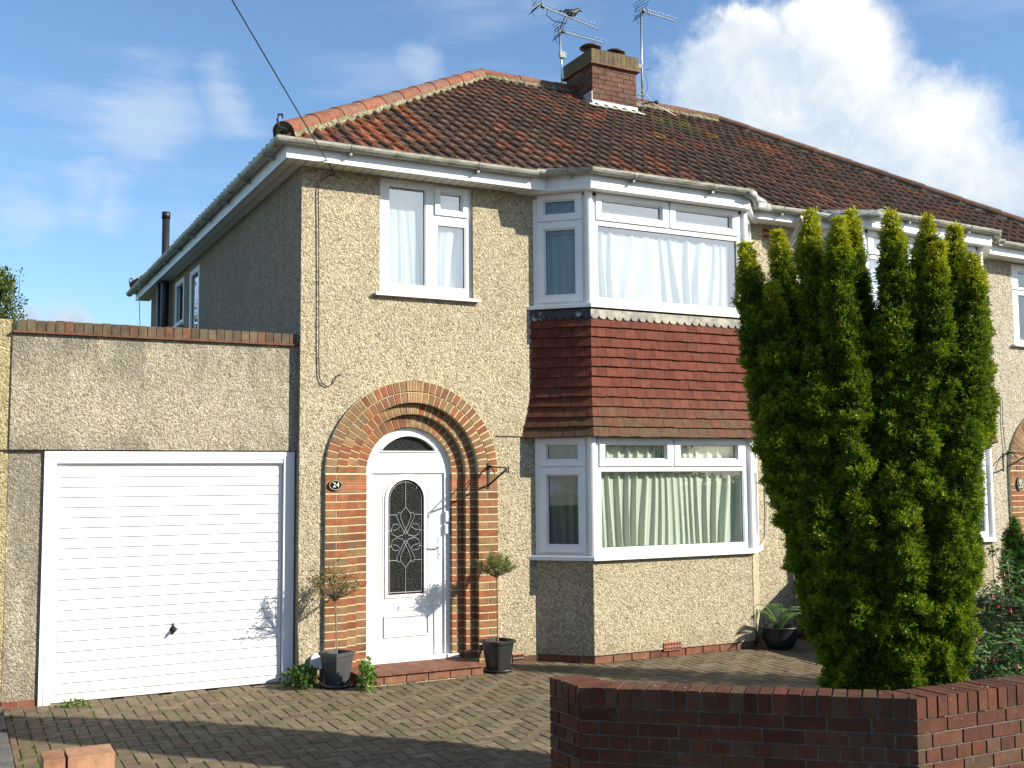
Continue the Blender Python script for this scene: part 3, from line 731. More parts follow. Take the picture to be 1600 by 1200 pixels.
def ridge_tiles(mb,bed,A,B,rad=.105,L=.60,red=True,flat=False,seed=1):
    rs=random.Random(seed); A=Vector(A);B=Vector(B);T=(B-A);n_=max(1,round(T.length/L));T.normalize(); st=(B-A).length/n_
    side=T.cross(Vector((0,0,1))).normalized(); up=side.cross(T)
    for k in range(n_):
        a=A+T*(k*st); b=a+T*(st+.02); r0=rad*1.06;r1=rad*.97
        K=10; vs=[]
        for p,rr in ((a,r0),(b,r1)):
            for t in (0,.012):
                for j in range(K+1):
                    w=math.pi*(-.03+1.06*j/K); vs.append(p+side*((rr-t)*math.cos(w))+up*((rr-t)*math.sin(w)*.92))
        m_=K+1
        fs=[]
        for j in range(K): fs+= [(j,j+1,2*m_+j+1,2*m_+j),(j,m_+j,m_+j+1,j+1),(m_+j,3*m_+j,3*m_+j+1,m_+j+1),(2*m_+j,2*m_+j+1,3*m_+j+1,3*m_+j)]
        c=rs.choice([(.27,.105,.066),(.25,.10,.06),(.29,.125,.075),(.22,.11,.072)]) if red else rs.choice([(.16,.085,.06),(.14,.08,.055),(.19,.10,.065)])
        kk=rs.uniform(.85,1.15); c=tuple(x*kk for x in c)
        mb.add(vs,fs,c)
    cp=A+T*.03; vs=[cp]+[cp+side*(rad*math.cos(math.pi*j/10))+up*(rad*math.sin(math.pi*j/10)*.9) for j in range(11)]+[cp-side*rad-up*.06,cp+side*rad-up*.06]
    bed.add(vs,[(0,j+1,j+2) for j in range(12)]+[(0,13,1)])
    # mortar bedding, uneven strip
    M=60; 
    for sgn in (-1,1):
        vs=[]
        for k in range(M+1):
            p=A+(B-A)*(k/M); w1=rad+.012+.022*noise.noise((k*.7,sgn*3,seed)); w0=.03
            dn=.048+.014*noise.noise((k*1.3,sgn,seed+4))
            vs+=[p+side*sgn*(rad*.95)+up*(.012),p+side*sgn*w1-up*dn,p+side*sgn*(w1-.02)-up*(dn+.05)]
        fs=[(3*k+i,3*k+i+1,3*k+4+i,3*k+3+i) for k in range(M) for i in range(2)]
        bed.add(vs,fs if sgn<0 else [q[::-1] for q in fs])

APX=Vector((3.96,4.3,7.67)); EY,EZ=-.27,4.87; DEPTH=8.65
def house(root,second=False):
    global MIR,SAG,APX
    # walls
    w=MB()
    W1=(.79,1.80,3.545,4.70)
    holes=[(W1[0],W1[1],W1[2],W1[3]),(.24,2.05,-.3,2.715)]
    hb=[(BX0+.02,5.41-.02,-.055,.88),(BX0+.02,5.39,.95,2.14),(BX0+.02,5.39,3.52,4.69)]
    holes+=hb[1:]
    walls(w,(0,0),(PX,0),-.06,4.71,holes,th=.12,nrm=(0,-1)); stuccofill(w)
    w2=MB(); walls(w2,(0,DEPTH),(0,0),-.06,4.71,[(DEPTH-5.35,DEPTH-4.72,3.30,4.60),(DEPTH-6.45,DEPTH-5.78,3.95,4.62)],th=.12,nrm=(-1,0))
    w2.build('side_wall','pebbledash_side_shade',root)
    walls(w,(PX,DEPTH),(0,DEPTH),-.06,4.71,[],th=.12,nrm=(0,1))
    w.build('wall','pebbledash' if not second else 'pebbledash_pale',root)
    inr=MB(); inr.box(.12,.14,2.45,PX-.02,DEPTH-.14,2.6); inr.box(.12,.14,-.1,PX-.02,DEPTH-.14,-.02); inr.box(.12,3.2,-.02,PX-.02,3.3,4.68); inr.box(2.2,.14,-.02,2.3,3.2,4.68)
    inr.box(.66,.26,-.02,1.66,.30,2.4)
    inr.build('interior_wall','interior',root)
    # plinth
    pm=MB(); pm.box(.01,.005,-.3,PX,.1,-.064); pm.box(.005,.02,-.3,.1,DEPTH,-.064)
    pb=MB(); u_=2.06
    for (a,b) in ((.02,.235),(2.055,BX0),(2*BC-BX0,PX)):
        for row in range(2):
            x=a-(.11 if row else 0)
            while x<b:
                p,q=max(x,a),min(x+.215,b)
                if q-p>.02: pb.box(p,-.002,-.136-row*.075,q,.03,-.07-row*.075,jit(random.choice(BR),.15))
                x+=.225
    pbo=pb.build('plinth_bricks','brick',root); pm.build('mortar','mortar',pbo)
    arch(root)
    # window W1 with frame
    hh=W1[3]-W1[2]
    Lg=[(.10,.505,.10,hh-.06),(.655,.905,hh-.255,hh-.075),(.62,.945,.10,hh-.40)]
    Sg=[(.60,.965,hh-.31,hh-.02,1)]
    if second: Lg=[(.12,.86,.07,hh-.42),(.12,.86,hh-.33,hh-.10)]; Sg=[(.02,.99,hh-.36,hh-.02,1)]
    fo=upvc_window(root,(W1[0],.035,W1[2]),(1,0,0),(0,-1,0),Lg,W1[1]-W1[0],hh,Sg,mat_g='glass' if second else 'glass_upper')
    s=MB(); s.box(W1[0]-.055,-.055,W1[2]-.03,W1[1]+.055,.06,W1[2]-.001); s.build('window_sill','upvc',root)
    # side windows
    for (y0,y1,z0,z1) in ((4.72,5.35,3.30,4.60),(5.78,6.45,3.95,4.62)):
        upvc_window(root,(-.01,y1,z0),(0,-1,0),(-1,0,0),[(.06,y1-y0-.06,.06,z1-z0-.06)],y1-y0,z1-z0,[])
        s=MB(); s.box(-.07,y0-.05,z0-.03,.05,y1+.05,z0); s.build('window_sill','upvc',root)
    bay(root,None)
    # soffit, fascia
    so_=MB(); so_.box(-.20,-.235,4.712,BX0+.02,-.0,4.722); so_.mark(); so_.box(2*BC-BX0-.17,-.235,4.712,PX,0,4.722); so_.mark()
    so_.box(-.20,0.0,4.712,0,DEPTH+.2,4.722); so_.pieces('soffit','soffit',root)
    fa=MB(); fa.box(-.22,-.25,4.70,BX0+.02,-.236,4.85); fa.mark(); fa.box(2*BC-BX0-.17,-.25,4.70,PX-.001,-.236,4.85); fa.mark()
    fa.box(-.22,-.236,4.70,-.206,DEPTH+.2,4.85)
    fa.pieces('fascia_board','upvc',root)
    gm=MB();gb=MB(); o=.215;k=math.tan(R(22.5));s_=math.sqrt(.5)
    xc=-.285; yc=-.315
    gutter_run(gm,gb,[(xc,DEPTH+.45),(xc,yc),(BX0-.12,yc)],4.865,1)
    gutter_run(gm,gb,[(2*BC-BX0-.01,yc),(PX,yc)],4.84,1)
    go=gm.build('gutter','gutter',root); gb.pieces('gutter_bracket','gutter_grey',go)
    gm=MB();gb=MB()
    q=.21; pts=[(BX0-.14,-.315),(BX0-.02,-.315),(BX1-q*k,-BD-q),(2*BC-BX1+q*k-.16,-BD-q)]
    gutter_run(gm,gb,pts,4.885,1); 
    go=gm.build('bay_gutter','gutter',root); gb.pieces('gutter_bracket','gutter_grey',go)
    el=MB(); ex,ey=2*BC-BX1+q*k-.20,-BD-q
    el.tube([(ex-.02,ey,4.86),(ex+.08,ey,4.84),(ex+.2,ey+.1,4.82),(ex+.32,ey+.24,4.80),(2*BC-BX0+.02,yc,4.82)],[.055,.05,.045,.045,.05],12); el.build('outlet_elbow','gutter_grey',go,True)
    # roof
    APX=Vector((3.96 if not second else 3.39,4.3,7.67))
    slope=Vector((0,APX.y-EY,APX.z-EZ)); L=slope.length; S=slope/L; U=Vector((1,0,0)); Nn=U.cross(S)
    O=Vector((0,EY,EZ))
    right=(PX-1e-3)
    ax=APX.x
    e0=-.27
    xl=lambda s:e0+(ax-e0)*s/L
    if not second: xr=lambda s:right
    else: xr=lambda s:right
    def lich(p):
        q=Vector((p.x-6.15,(p.y-3.7),0)); base=1.1-abs(q.x-(-(q.y)*.55))*.7-abs(q.y)*.55
        return base+.5*noise.noise((p.x*1.5,p.y*1.5,2)) if p.y>2.3 and p.x>5.6 else .35*noise.noise((p.x*.8,p.y*.8,5))+.05
    rf=MB()
    if second:
        rend=2*PX-e0; m0=MIR; MIR=None
        tiled_slope(rf,O,U,S,Nn,L,lambda s:5.9401,lambda s:rend-(ax-e0)*s/L,seed=1,lich=lich); ro=rf.build('roof','tile_roof',root); MIR=m0
    else:
        tiled_slope(rf,O,U,S,Nn,L,xl,lambda s:5.9399,seed=1,lich=lich); ro=rf.build('roof','tile_roof',root)
    # other slopes and boarding under the tiles
    bd=MB(); back=Vector((0,2*APX.y-EY,EZ)); dz=Vector((0,0,-.03))
    E1=Vector((e0,EY,EZ-.012)); E2=Vector((right,EY,EZ-.012)); RZ=Vector((right,APX.y,APX.z-.03)); AP=APX+dz; E3=Vector((e0,back.y,EZ-.02)); E4=Vector((right,back.y,EZ-.02))
    bd.add([E1,E2,RZ,AP],[(0,1,2,3)]); bd.add([E1,AP,E3],[(0,1,2)]); bd.add([E3,AP,RZ,E4],[(0,1,2,3)]); bd.add([E1,E2,E4,E3],[(3,2,1,0)],(.1,.08,.06))
    bd.build('roof_boarding','dark_gap',root)
    sd_=MB(); S2=(APX-Vector((e0,APX.y,EZ))); L2=S2.length; S2.normalize(); U2=Vector((0,-1,0)); N2=S2.cross(U2)*-1
    if N2.z<0: N2=-N2
    span=2*(APX.y-EY)
    tiled_slope(sd_,Vector((e0,back.y,EZ)),U2,S2,N2,L2,lambda s:span/2*s/L2,lambda s:span-span/2*s/L2,seed=5)
    S3=Vector((0,APX.y-back.y,APX.z-EZ)); L3=S3.length; S3.normalize(); N3=Vector((1,0,0)).cross(S3); N3=N3 if N3.z>0 else -N3
    tiled_slope(sd_,back,U,S3,N3,L3,lambda s:e0+(ax-e0)*s/L3,lambda s:right,seed=6)
    sd_.build('rear_slopes','tile_roof',ro)
    rt=MB();bed=MB(); up=Vector((0,0,.042))
    ridge_tiles(rt,bed,Vector((e0+.02,EY+.02,EZ+.02))+up,APX+up,red=not second,seed=3)
    ridge_tiles(rt,bed,APX+up,Vector((right,APX.y,APX.z))+up,red=not second,seed=4,rad=.105)
    ridge_tiles(rt,bed,Vector((e0+.02,back.y-.02,EZ+.02))+up,APX+up,red=False,seed=5)
    ho=rt.build('ridge_tiles','hip_tile',root); bed.build('mortar_bedding','bedding',ho)
    hk=MB(); h0=Vector((e0-.02,EY-.02,EZ+.04))
    for base in (h0,Vector((e0-.02,back.y+.02,EZ+.04))):
        hk.mark()
        hk.tube([base+Vector((.1,.0,.03)),base+Vector((-.01,-.0,.05)),base+Vector((-.03,0,.12)),base+Vector((-.02,0,.17)),base+Vector((.015,0,.175)),base+Vector((.02,0,.14))],.011,6)
    hk.pieces('hip_iron','iron',root)

random.seed(21)
hA=thing('semi_detached_house',(2.9,4.3,-.13),'left half of the semi-detached pair, with white front door numbered 24','house','the pair of semi-detached houses')
SAG=.022
house(hA); front_door(hA)
# air bricks
def airbrick(root,x,y,z,w=.22,h=.075,mat='red_quarry'):
    a=MB(); a.box(x-w/2,y-.012,z-h/2,x+w/2,y+.02,z+h/2); 
    o=a.build('air_brick',mat,root); b=MB()
    for i in range(6):
        for j in range(2): cx=x-w/2+w*(i+.5)/6; cz=z-h/2+h*(j+.5)/2; b.box(cx-.011,y-.0135,cz-.011,cx+.011,y-.0125,cz+.011)
    b.build('vent_holes','dark_gap',o)
airbrick(hA,3.88,-.42,-.035,.22,.085); airbrick(hA,2.28,0,-.085,.12,.08); airbrick(hA,5.67,0,4.60,.14,.14)
v=MB(); v.box(2.055,-.016,2.155,2.42,.0,2.168); v.build('render_joint','pebbledash_grey',hA)
# chimney
ch=MB();cm_=MB(); x0,x1,y0,y1=5.53,6.32,3.66,4.44; z=7.05;k=0
cm_.box(x0+.008,y0+.008,6.9,x1-.008,y1-.008,7.97)
while z<7.93:
    for (a,b,ax) in ((x0,x1,0),(y0,y1,1),(x0,x1,2),(y0,y1,3)):
        uu=a-(.1125 if k%2 else 0)
        while uu<b:
            p,q=max(uu,a),min(uu+.215,b)
            if q-p>.02:
                c=jit(random.choice([(.18,.085,.06),(.155,.075,.055),(.19,.10,.07),(.14,.075,.058)]),.15)
                if ax==0: ch.box(p,y0,z,q,y0+.1,z+.065,c)
                elif ax==2: ch.box(p,y1-.1,z,q,y1,z+.065,c)
                elif ax==1: ch.box(x0-.001,max(p,y0+.003),z+.0005,x0+.1,min(q,y1-.003),z+.0645,c)
                else: ch.box(x1-.1,max(p,y0+.003),z+.0005,x1+.001,min(q,y1-.003),z+.0645,c)
            uu+=.225
    z+=.075;k+=1
cho=ch.build('chimney','chimney_brick',hA); cm_.build('mortar','mortar_grey',cho)
cc=MB(); cc.box(x0-.05,y0-.05,7.935,x1+.05,y1+.05,7.965,(.20,.11,.07))
for s_ in range(11):
    w=(x1-x0+.06)/11; a=x0-.03+s_*w; cc.box(a+.003,y0-.03,7.966,a+w-.003,y1+.03,8.165+rnd(-.004,.004),jit(random.choice([(.16,.125,.07),(.18,.14,.065),(.14,.105,.065),(.20,.155,.05),(.15,.11,.07),(.13,.10,.06)]),.15))
cc.build('chimney_cap','chimney_brick',cho)
fl=MB(); fl.box(x0-.012,y0-.014,7.0,x1+.012,y0-.002,7.38); fl.box(x0-.014,y0,7.2,x0-.002,y0+.25,7.52)
fl.add([(x0-.1,y0-.16,7.235),(x1+.1,y0-.16,7.235),(x1+.1,y0,7.33),(x0-.1,y0,7.33)],[(0,1,2,3)])
fl.build('flashing','lead_flash',cho)
for nx,(cx,cy,mt) in enumerate(((5.68,3.95,'dark_cowl'),(6.12,3.95,'dark_cowl'))):
    cw=MB(); cw.lathe((cx,cy,8.15),[(.11,0),(.11,.05),(.085,.06),(.085,.10),(.09,.1)],16); 
    for k in range(8): a=2*math.pi*k/8; cw.tube([(cx+.085*math.cos(a),cy+.085*math.sin(a),8.24),(cx+.085*math.cos(a),cy+.085*math.sin(a),8.32)],.010,5)
    cw.lathe((cx,cy,8.30),[(.165,.0),(.17,.012),(.12,.045),(.05,.065),(.01,.07)],20); co_=cw.build('chimney_cowl',mt,cho,True)
sp=MB(); sp.tube([(-.10,6.8,3.0),(-.10,6.8,5.73)],.055,14); sp.tube([(-.10,6.8,5.66),(-.10,6.8,5.76)],.063,14); sp.box(-.16,7.0,3.0,-.02,7.12,4.71); sp.build('soil_pipe','black_plastic',hA,True)
bw=MB(); bw.tube([(-.36,7.6,4.9),(-.33,7.6,4.2),(-.25,7.6,3.0)],.006,5); bw.build('side_cable','cable_white',hA)

MIR=PX
hB=thing('semi_detached_house',(2.9,4.3,-.13),'right half of the semi-detached pair, numbered 22, mostly hidden by the yew','house','the pair of semi-detached houses')
house(hB,True); front_door(hB)
MIR=None

# ---------------------------------------------------------------- curtains
def curtain(name,pts,z0,z1,folds,amp,mat,label,seed=0,gather=0):
    """pts: 2d polyline; wavy cloth"""
    rs=random.Random(seed); mb=MB(); P=[Vector(p) for p in pts]; L=[0]
    for i in range(len(P)-1): L.append(L[-1]+(P[i+1]-P[i]).length)
    nU=int(L[-1]/.007); nZ=12
    ph=[rs.uniform(0,6) for _ in range(6)]
    vs=[]
    for k in range(nU+1):
        s=L[-1]*k/nU; i=0
        while i<len(L)-2 and s>L[i+1]: i+=1
        t=(s-L[i])/(L[i+1]-L[i]); p=P[i].lerp(P[i+1],t); d=(P[i+1]-P[i]).normalized(); nn=Vector((d.y,-d.x))
        for j in range(nZ+1):
            h=j/nZ; zz=z0+(z1-z0)*h
            w=s*folds+.95*math.sin(s*2.7+ph[0])+.38*math.sin(s*6.3+ph[1]+h*1.9)+.12*math.sin(s*17+ph[4])
            o=amp*(math.sin(w*6.283)*.7+.3*math.sin(w*12.6+ph[2]))*(.75+.5*(1-h))*(1+.5*math.sin(s*5+ph[3]))
            if z1-zz<.001: zz+=.012*math.sin(w*6.283*2)
            q=p+nn*o; vs.append((q.x,q.y,zz))
    m_=nZ+1; mb.add(vs,[(k*m_+j,(k+1)*m_+j,(k+1)*m_+j+1,k*m_+j+1) for k in range(nU) for j in range(nZ)])
    return tag(mb.build(name,mat,None,True),label,'curtain')
def bayline(o,x0=None,x1=None): 
    k=math.tan(R(22.5)); return [(BX0+o*1.5,-.02),(BX1+o*k,-BD+o),(2*BC-BX1-o*k,-BD+o),(2*BC-BX0-o*1.5,-.02)]
curtain('net_curtain',[(2.98,-BD+.085),(4.80,-BD+.085)],3.54,4.30,7,.022,'net_white','white net curtain across the upper bay window of number 24',1)
curtain('net_curtain',[(3.0,-BD+.15),(4.95,-BD+.15)],4.40,4.56,9,.015,'net_white','short white net along the foot of the top lights of the upper bay',7)
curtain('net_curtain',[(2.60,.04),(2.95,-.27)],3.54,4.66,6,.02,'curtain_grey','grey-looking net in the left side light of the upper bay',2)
curtain('net_curtain',[(.88,.118),(1.33,.118)],3.60,4.62,8,.018,'net_white','white net in the left light of the small upper window of number 24',3)
curtain('net_curtain',[(1.40,.118),(1.78,.118)],3.60,4.56,8,.018,'net_white','white net in the right lights of the small upper window of number 24',4)
curtain('drawn_curtain',[(2.98,-BD+.095),(4.97,-BD+.095)],.96,2.06,9,.022,'curtain_sage','pale sage green curtain drawn across the lower bay of number 24',5)
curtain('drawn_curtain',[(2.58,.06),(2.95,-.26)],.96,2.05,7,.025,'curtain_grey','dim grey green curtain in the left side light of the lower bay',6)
MIR=PX
curtain('net_curtain',[(3.0,-BD+.14),(4.8,-BD+.14)],3.54,4.6,6,.03,'net_white','white net in the upper bay of number 22 behind the yew',8)
curtain('drawn_curtain',[(2.98,-BD+.12),(4.97,-BD+.12)],.96,2.05,6,.03,'curtain_sage','pale curtain across the front of the lower bay of number 22 behind the yew',10)
curtain('drawn_curtain',[(2.62,.02),(2.92,-.25)],.96,2.02,5,.03,'curtain_sage','pale green curtain in the side light of the lower bay of number 22',9)
MIR=None
# ---------------------------------------------------------------- garage
random.seed(31)
gr=thing('garage',(-1.25,2.5,-.13),'flat roofed pebbledashed garage with white up-and-over door beside the house','garage')
w=MB(); GY=.10
walls(w,(-2.46,GY+.025),(0,GY+.025),-.075,2.0,[(2.46-2.185,2.46-.015,-.3,1.992)],th=.1,rev=.1,nrm=(0,-1))
w.box(-2.46,GY-.02,2.0,-.0,GY+.13,2.985)
w.box(-2.46,GY+.13,-.1,-2.36,6.5,2.9); w.build('wall','pebbledash_grey',gr)
w=MB(); w.box(-2.36,GY+.13,2.35,-.0,6.5,2.5); w.box(-2.46,6.4,-.1,0,6.5,2.9); w.build('flat_roof','gutter_grey',gr)
c=MB();m_=MB(); x=-2.43; m_.box(-2.44,GY-.03,3.0,-.002,GY+.19,3.088)
c.box(-2.46,GY-.055,2.986,-.001,GY+.2,3.004,(.17,.08,.05))
while x<-.03:
    c.box(x+.004,GY-.045+rnd(-.004,.004),3.005,min(x+.072,-.003),GY+.18,3.1+rnd(-.005,.003),jit(random.choice([(.15,.105,.065),(.13,.09,.058),(.19,.095,.055),(.15,.12,.072),(.165,.125,.08),(.14,.10,.06),(.12,.085,.055)]),.15)); x+=.0755
co_=c.build('parapet_coping','chimney_brick',gr); m_.build('mortar','mortar',co_)
c=MB();m_=MB(); m_.box(-2.455,GY+.03,-.4,-2.19,GY+.1,-.078)
for row in range(2):
    c.box(-2.455,GY+.022,-.148-row*.075,-2.33,GY+.06,-.082-row*.075,jit(BR[0],.1)); c.box(-2.32,GY+.022,-.148-row*.075,-2.19,GY+.06,-.082-row*.075,jit(BR[1],.1))
co_=c.build('plinth_bricks','brick',gr); m_.build('mortar','mortar',co_)
fr=MB(); fy=GY+.03
fr.box(-2.183,fy-.03,-.16,-2.085,fy+.06,1.99); fr.box(-.115,fy-.03,-.17,-.017,fy+.06,1.99); fr.box(-2.085,fy-.03,1.925,-.115,fy+.06,1.99)
fr.box(-2.183,fy-.036,1.945,-.017,fy-.031,1.985); fr.box(-2.12,fy-.02,1.885,-.08,fy+.05,1.9245); fr.box(-2.145,fy-.034,-.16,-2.135,fy-.03,1.9); 
fr.build('door_frame','garage_white',gr)
dd=MB(); dy=fy+.03; Hd=1.885+.135; nr=22
dd.box(-2.084,dy,-.132,-.116,dy+.03,1.884)
dd.box(-2.075,dy-.012,-.128,-2.045,dy-.0005,1.876); dd.box(-.155,dy-.012,-.128,-.125,dy-.0005,1.876); dd.box(-2.044,dy-.012,1.85,-.156,dy-.0005,1.876); dd.box(-2.044,dy-.012,-.128,-.156,dy-.0005,-.065)
h_=(1.85+.065)/nr
for k in range(nr):
    z=-.065+k*h_
    dd.add([(-2.044,dy-.006,z+.004),(-.156,dy-.006,z+.004),(-.156,dy-.019,z+.007),(-2.044,dy-.019,z+.007),(-2.044,dy-.018,z+h_-.004),(-.156,dy-.018,z+h_-.004),(-2.044,dy-.001,z+h_),(-.156,dy-.001,z+h_)],[(0,1,2,3),(3,2,5,4),(4,5,7,6),(0,3,4,6),(1,7,5,2)])
do=dd.build('garage_door','garage_white',gr)
hb=MB(); hb.lathe((0,0,0),[(.03,0),(.03,.012),(.012,.016),(.012,.05),(.004,.05)],14)
hb.v=[(-1.09+a,dy-.014-c_,.415+b) for a,b,c_ in hb.v]
hb.obox((-1.12,dy-.05,.385),(.012,0,-.012),(.05,-.012,.05),(0,-.02,0)); hb.tube([(-1.09,dy-.016,.47),(-1.09,dy-.03,.445)],.008,6)
hb.build('handle','iron',do,True)

nw=thing('neighbouring_garage',(-4.2,2.5,-.13),'ochre pebbledash garage front at the left edge, beside the parapet of the white-doored garage','garage')
w=MB(); w.box(-6.6,GY-.005,2.0,-2.462,GY+.2,3.10); w.box(-3.2,GY+.02,-.075,-2.463,GY+.2,1.999); w.box(-6.6,GY+.15,-.5,-3.2,GY+.25,1.999); w.build('wall','pebbledash_ochre',nw)
c=MB(); 
for row in range(2):
    for k in range(3): c.box(-3.1+k*.225,GY+.03,-.148-row*.075,-2.89+k*.225,GY+.1,-.08-row*.075,jit(BR[0],.1))
c.build('plinth_bricks','brick',nw)

# ---------------------------------------------------------------- doorstep
st=thing('doorstep',(1.15,-.25,-.13),'low red quarry tiled step with brick front below the white door','step')
c=MB();m_=MB(); m_.box(.47,-.42,-.3,1.66,.16,-.055); x=.46
while x<1.6:
    c.box(x+.004,-.435,-.13,min(x+.211,1.68),-.40,-.062,jit((.25,.115,.07),.12)); x+=.22
y=-.42
while y<.1:
    c.box(.455,y,-.13,.48,min(y+.21,.1),-.062,jit((.25,.115,.07),.12)); y+=.22
so2=c.build('brick_riser','brick',st); m_.build('mortar','mortar',so2)
c=MB(); 
for i in range(8):
    for j in range(4):
        c.box(.44+i*.155+.002,-.46+j*.155+.002,-.054,.44+(i+1)*.155-.002,-.46+(j+1)*.155-.002,-.034+rnd(-.001,.001),jit((.22,.105,.07),.14))
c.build('quarry_tiles','hung_tile',st)

# ---------------------------------------------------------------- small fixtures on the walls
def textobj(name,txt,size,loc,mat,parent,ex=.002,rx=90):
    cu=bpy.data.curves.new(name,'FONT'); cu.body=txt; cu.size=size; cu.extrude=ex; cu.align_x='CENTER'; cu.align_y='CENTER'
    o=bpy.data.objects.new(name,cu); sc.collection.objects.link(o); o.data.materials.append(MATS[mat]); o.location=loc; o.rotation_euler=(R(rx),0,0)
    dg=bpy.context.evaluated_depsgraph_get(); dg.update(); me=bpy.data.meshes.new_from_object(o.evaluated_get(dg)); bpy.data.objects.remove(o)
    me.transform(Matrix.Translation(loc)@Matrix.Rotation(R(rx),4,'X')); o=bpy.data.objects.new(name,me); sc.collection.objects.link(o); o.parent=parent
    o.matrix_parent_inverse=Matrix.Translation(-Vector(parent['_loc'])); return o
def plaque(x,z,rx_,rz_,txt,label,dot=False):
    t=thing('house_sign',(x,0,z),label,'house number','oval house number plaques')
    pts=[(x+rx_*math.cos(a),z+rz_*math.sin(a)) for a in [2*math.pi*k/28 for k in range(28)]]
    m_=MB(); m_.prism(pts[::-1],-.060,-.036,1); p=m_.build('plaque','sign_black',t)
    m_=MB()
    for k in range(28):
        a0=2*math.pi*k/28;a1=2*math.pi*(k+1)/28
        q=[(x+(rx_-d)*math.cos(a),-.062,z+(rz_-d)*math.sin(a)) for d in (.004,.010) for a in (a0,a1)]
        m_.add([q[0],q[1],q[3],q[2]],[(0,2,3,1)[::-1]])
    m_.build('border','cream_paint',t)
    if dot:
        m_=MB(); m_.prism([(x+.034*math.cos(a),z+.035+.03*math.sin(a)) for a in [2*math.pi*k/16 for k in range(16)]][::-1],-.064,-.059,1); m_.build('painted_panel','grey_box',t)
    textobj('numerals',txt,rz_*(1.35 if not dot else .8),Vector((x,-.066,z-(.03 if dot else 0))),'cream_paint',t)
plaque(.335,1.675,.068,.05,'24','small black oval plaque reading 24, left of the brick arch door')
plaque(9.845,1.60,.062,.095,'22','upright black oval plaque reading 22, beside the far right arch',True)
def bracket(x,z,mir,label):
    t=thing('hanging_basket_bracket',(x,0,z),label,'bracket','iron hanging basket brackets'); s=-1 if mir else 1
    m_=MB(); A=Vector((x,-.042,z)); 
    m_.obox(A+Vector((-.012,-.004,-.18)),(.024,0,0),(0,.012,0),(0,0,.26))
    tip=A+Vector((.03*s,-.36,.02))
    m_.tube([A+Vector((0,-.01,.05)),tip+Vector((0,0,.005))],.0075,6); m_.tube([A+Vector((0,-.01,-.14)),tip],.011,6)
    m_.tube([tip+Vector((0,0,-.03)),tip+Vector((0,-.02,-.04)),tip+Vector((0,-.03,0)),tip+Vector((0,-.01,.035))],.007,6)
    a=A+Vector((0,-.02,.04)); m_.tube([a,a+Vector((0,-.06,-.01)),a+Vector((0,-.12,-.06)),a+Vector((0,-.13,-.085))],.006,6)
    m_.build('bracket_arm','iron',t)
    m_=MB(); m_.lathe((x,-.035,z+.03),[(.0,-.02),(.024,-.015),(.024,.015),(.0,.02)],8); m_.build('rosette','iron',t)
bracket(1.94,1.80,False,'black iron basket bracket right of the door arch of number 24')
bracket(9.64,1.98,True,'black iron basket bracket beside the far right arch of number 22')
t=thing('wall_vent',(.165,0,.06),'small white domed vent cover low on the wall behind the left pot','vent')
m_=MB(); pts=[(.115,.0),(.215,.0),(.215,.08)]+[(.165+.05*math.cos(a),.08+.05*math.sin(a)) for a in [math.pi*k/8 for k in range(1,8)]]+[(.115,.08)]
m_.prism(pts[::-1],-.045,-.0,1); m_.build('cowl','upvc',t); m_=MB(); m_.box(.105,-.012,-.012,.225,-.001,-.0015); m_.build('back_plate','grey_box',t)
def cable(name,pts,r_,mat,label): m_=MB(); m_.tube(pts,r_,6); return tag(m_.build(name,mat,None,True),label,'cable')
cable('wall_cable',[(.315,-.03,4.66),(.24,-.022,4.63),(.18,-.018,4.585),(.155,-.018,4.50),(.163,-.02,4.1),(.166,-.018,3.7),(.172,-.02,3.2),(.173,-.018,2.87),(.180,-.018,2.70),(.21,-.018,2.63),(.265,-.018,2.605),(.315,-.018,2.635),(.345,-.018,2.70),(.365,-.018,2.72),(.40,-.01,2.725)],.0055,'cable_dark','dark cable looping down the wall near the house corner to a hook above the arch')
cable('telephone_wire',[(.315,-.03,4.66)]+[(.315-1.5*t,-.03-2.18*t,4.66+.57*t+.012*(t*t-t)) for t in (1,2,3,4,5,6,7,8,9)],.006,'cable_dark','thin black overhead wire running from the house corner up across the sky')
cable('wall_cable',[(5.50,-.02,2.16),(5.535,-.02,2.05),(5.54,-.02,1.5),(5.54,-.02,1.31),(5.52,-.02,1.05),(5.45,-.025,.945),(5.40,-.04,.90),(5.36,-.03,.86)],.006,'cable_white','pale cable down the wall just right of the lower bay')
cable('wall_cable',[(9.62,-.02,2.72),(9.60,-.02,2.4),(9.63,-.02,2.06)],.005,'cable_dark','short dark cable above the basket bracket of number 22')
m_=MB(); m_.tube([(5.93,-.31,4.80),(5.93,-.29,4.70),(5.93,-.18,4.56),(5.93,-.07,4.46),(5.93,-.055,4.38),(5.93,-.055,-.1)],.034,10)
for z in (4.3,2.9,1.5,.3): m_.tube([(5.93,-.055,z),(5.93,-.055,z+.05)],.041,10)
m_.build('downpipe','gutter',hA,True)

# ---------------------------------------------------------------- aerials, bird
def yagi(mb,dk,A,B,ne,el=.085,refl=True):
    A=Vector(A);B=Vector(B);T=(B-A).normalized(); s=T.cross(Vector((0,0,1))).normalized(); up=s.cross(T)
    mb.tube([A,B],.011,6)
    for k in range(ne):
        p=A.lerp(B,.14+.85*k/(ne-1)); mb.tube([p-s*el+up*.012,p+s*el+up*.012],.0032,4)
    if refl:
        for sg in (-1,1):
            for k in range(4):
                q=A+up*sg*(.03+.035*k)-T*(.02-.02*k)*-1; dk.tube([q-s*.15,q+s*.15],.005,4)
            for e in (-.15,.15): dk.tube([A+s*e+up*sg*.02,A+s*e+up*sg*.14+T*.06],.005,4)
    q=A.lerp(B,.10); dk.obox(q-T*.03-s*.03-up*.015,T*.05,s*.06,up*.04)
t=thing('television_aerial',(5.49,4.56,7.7),'tall two-boom television aerial on a mast left of the chimney','aerial','television aerials')
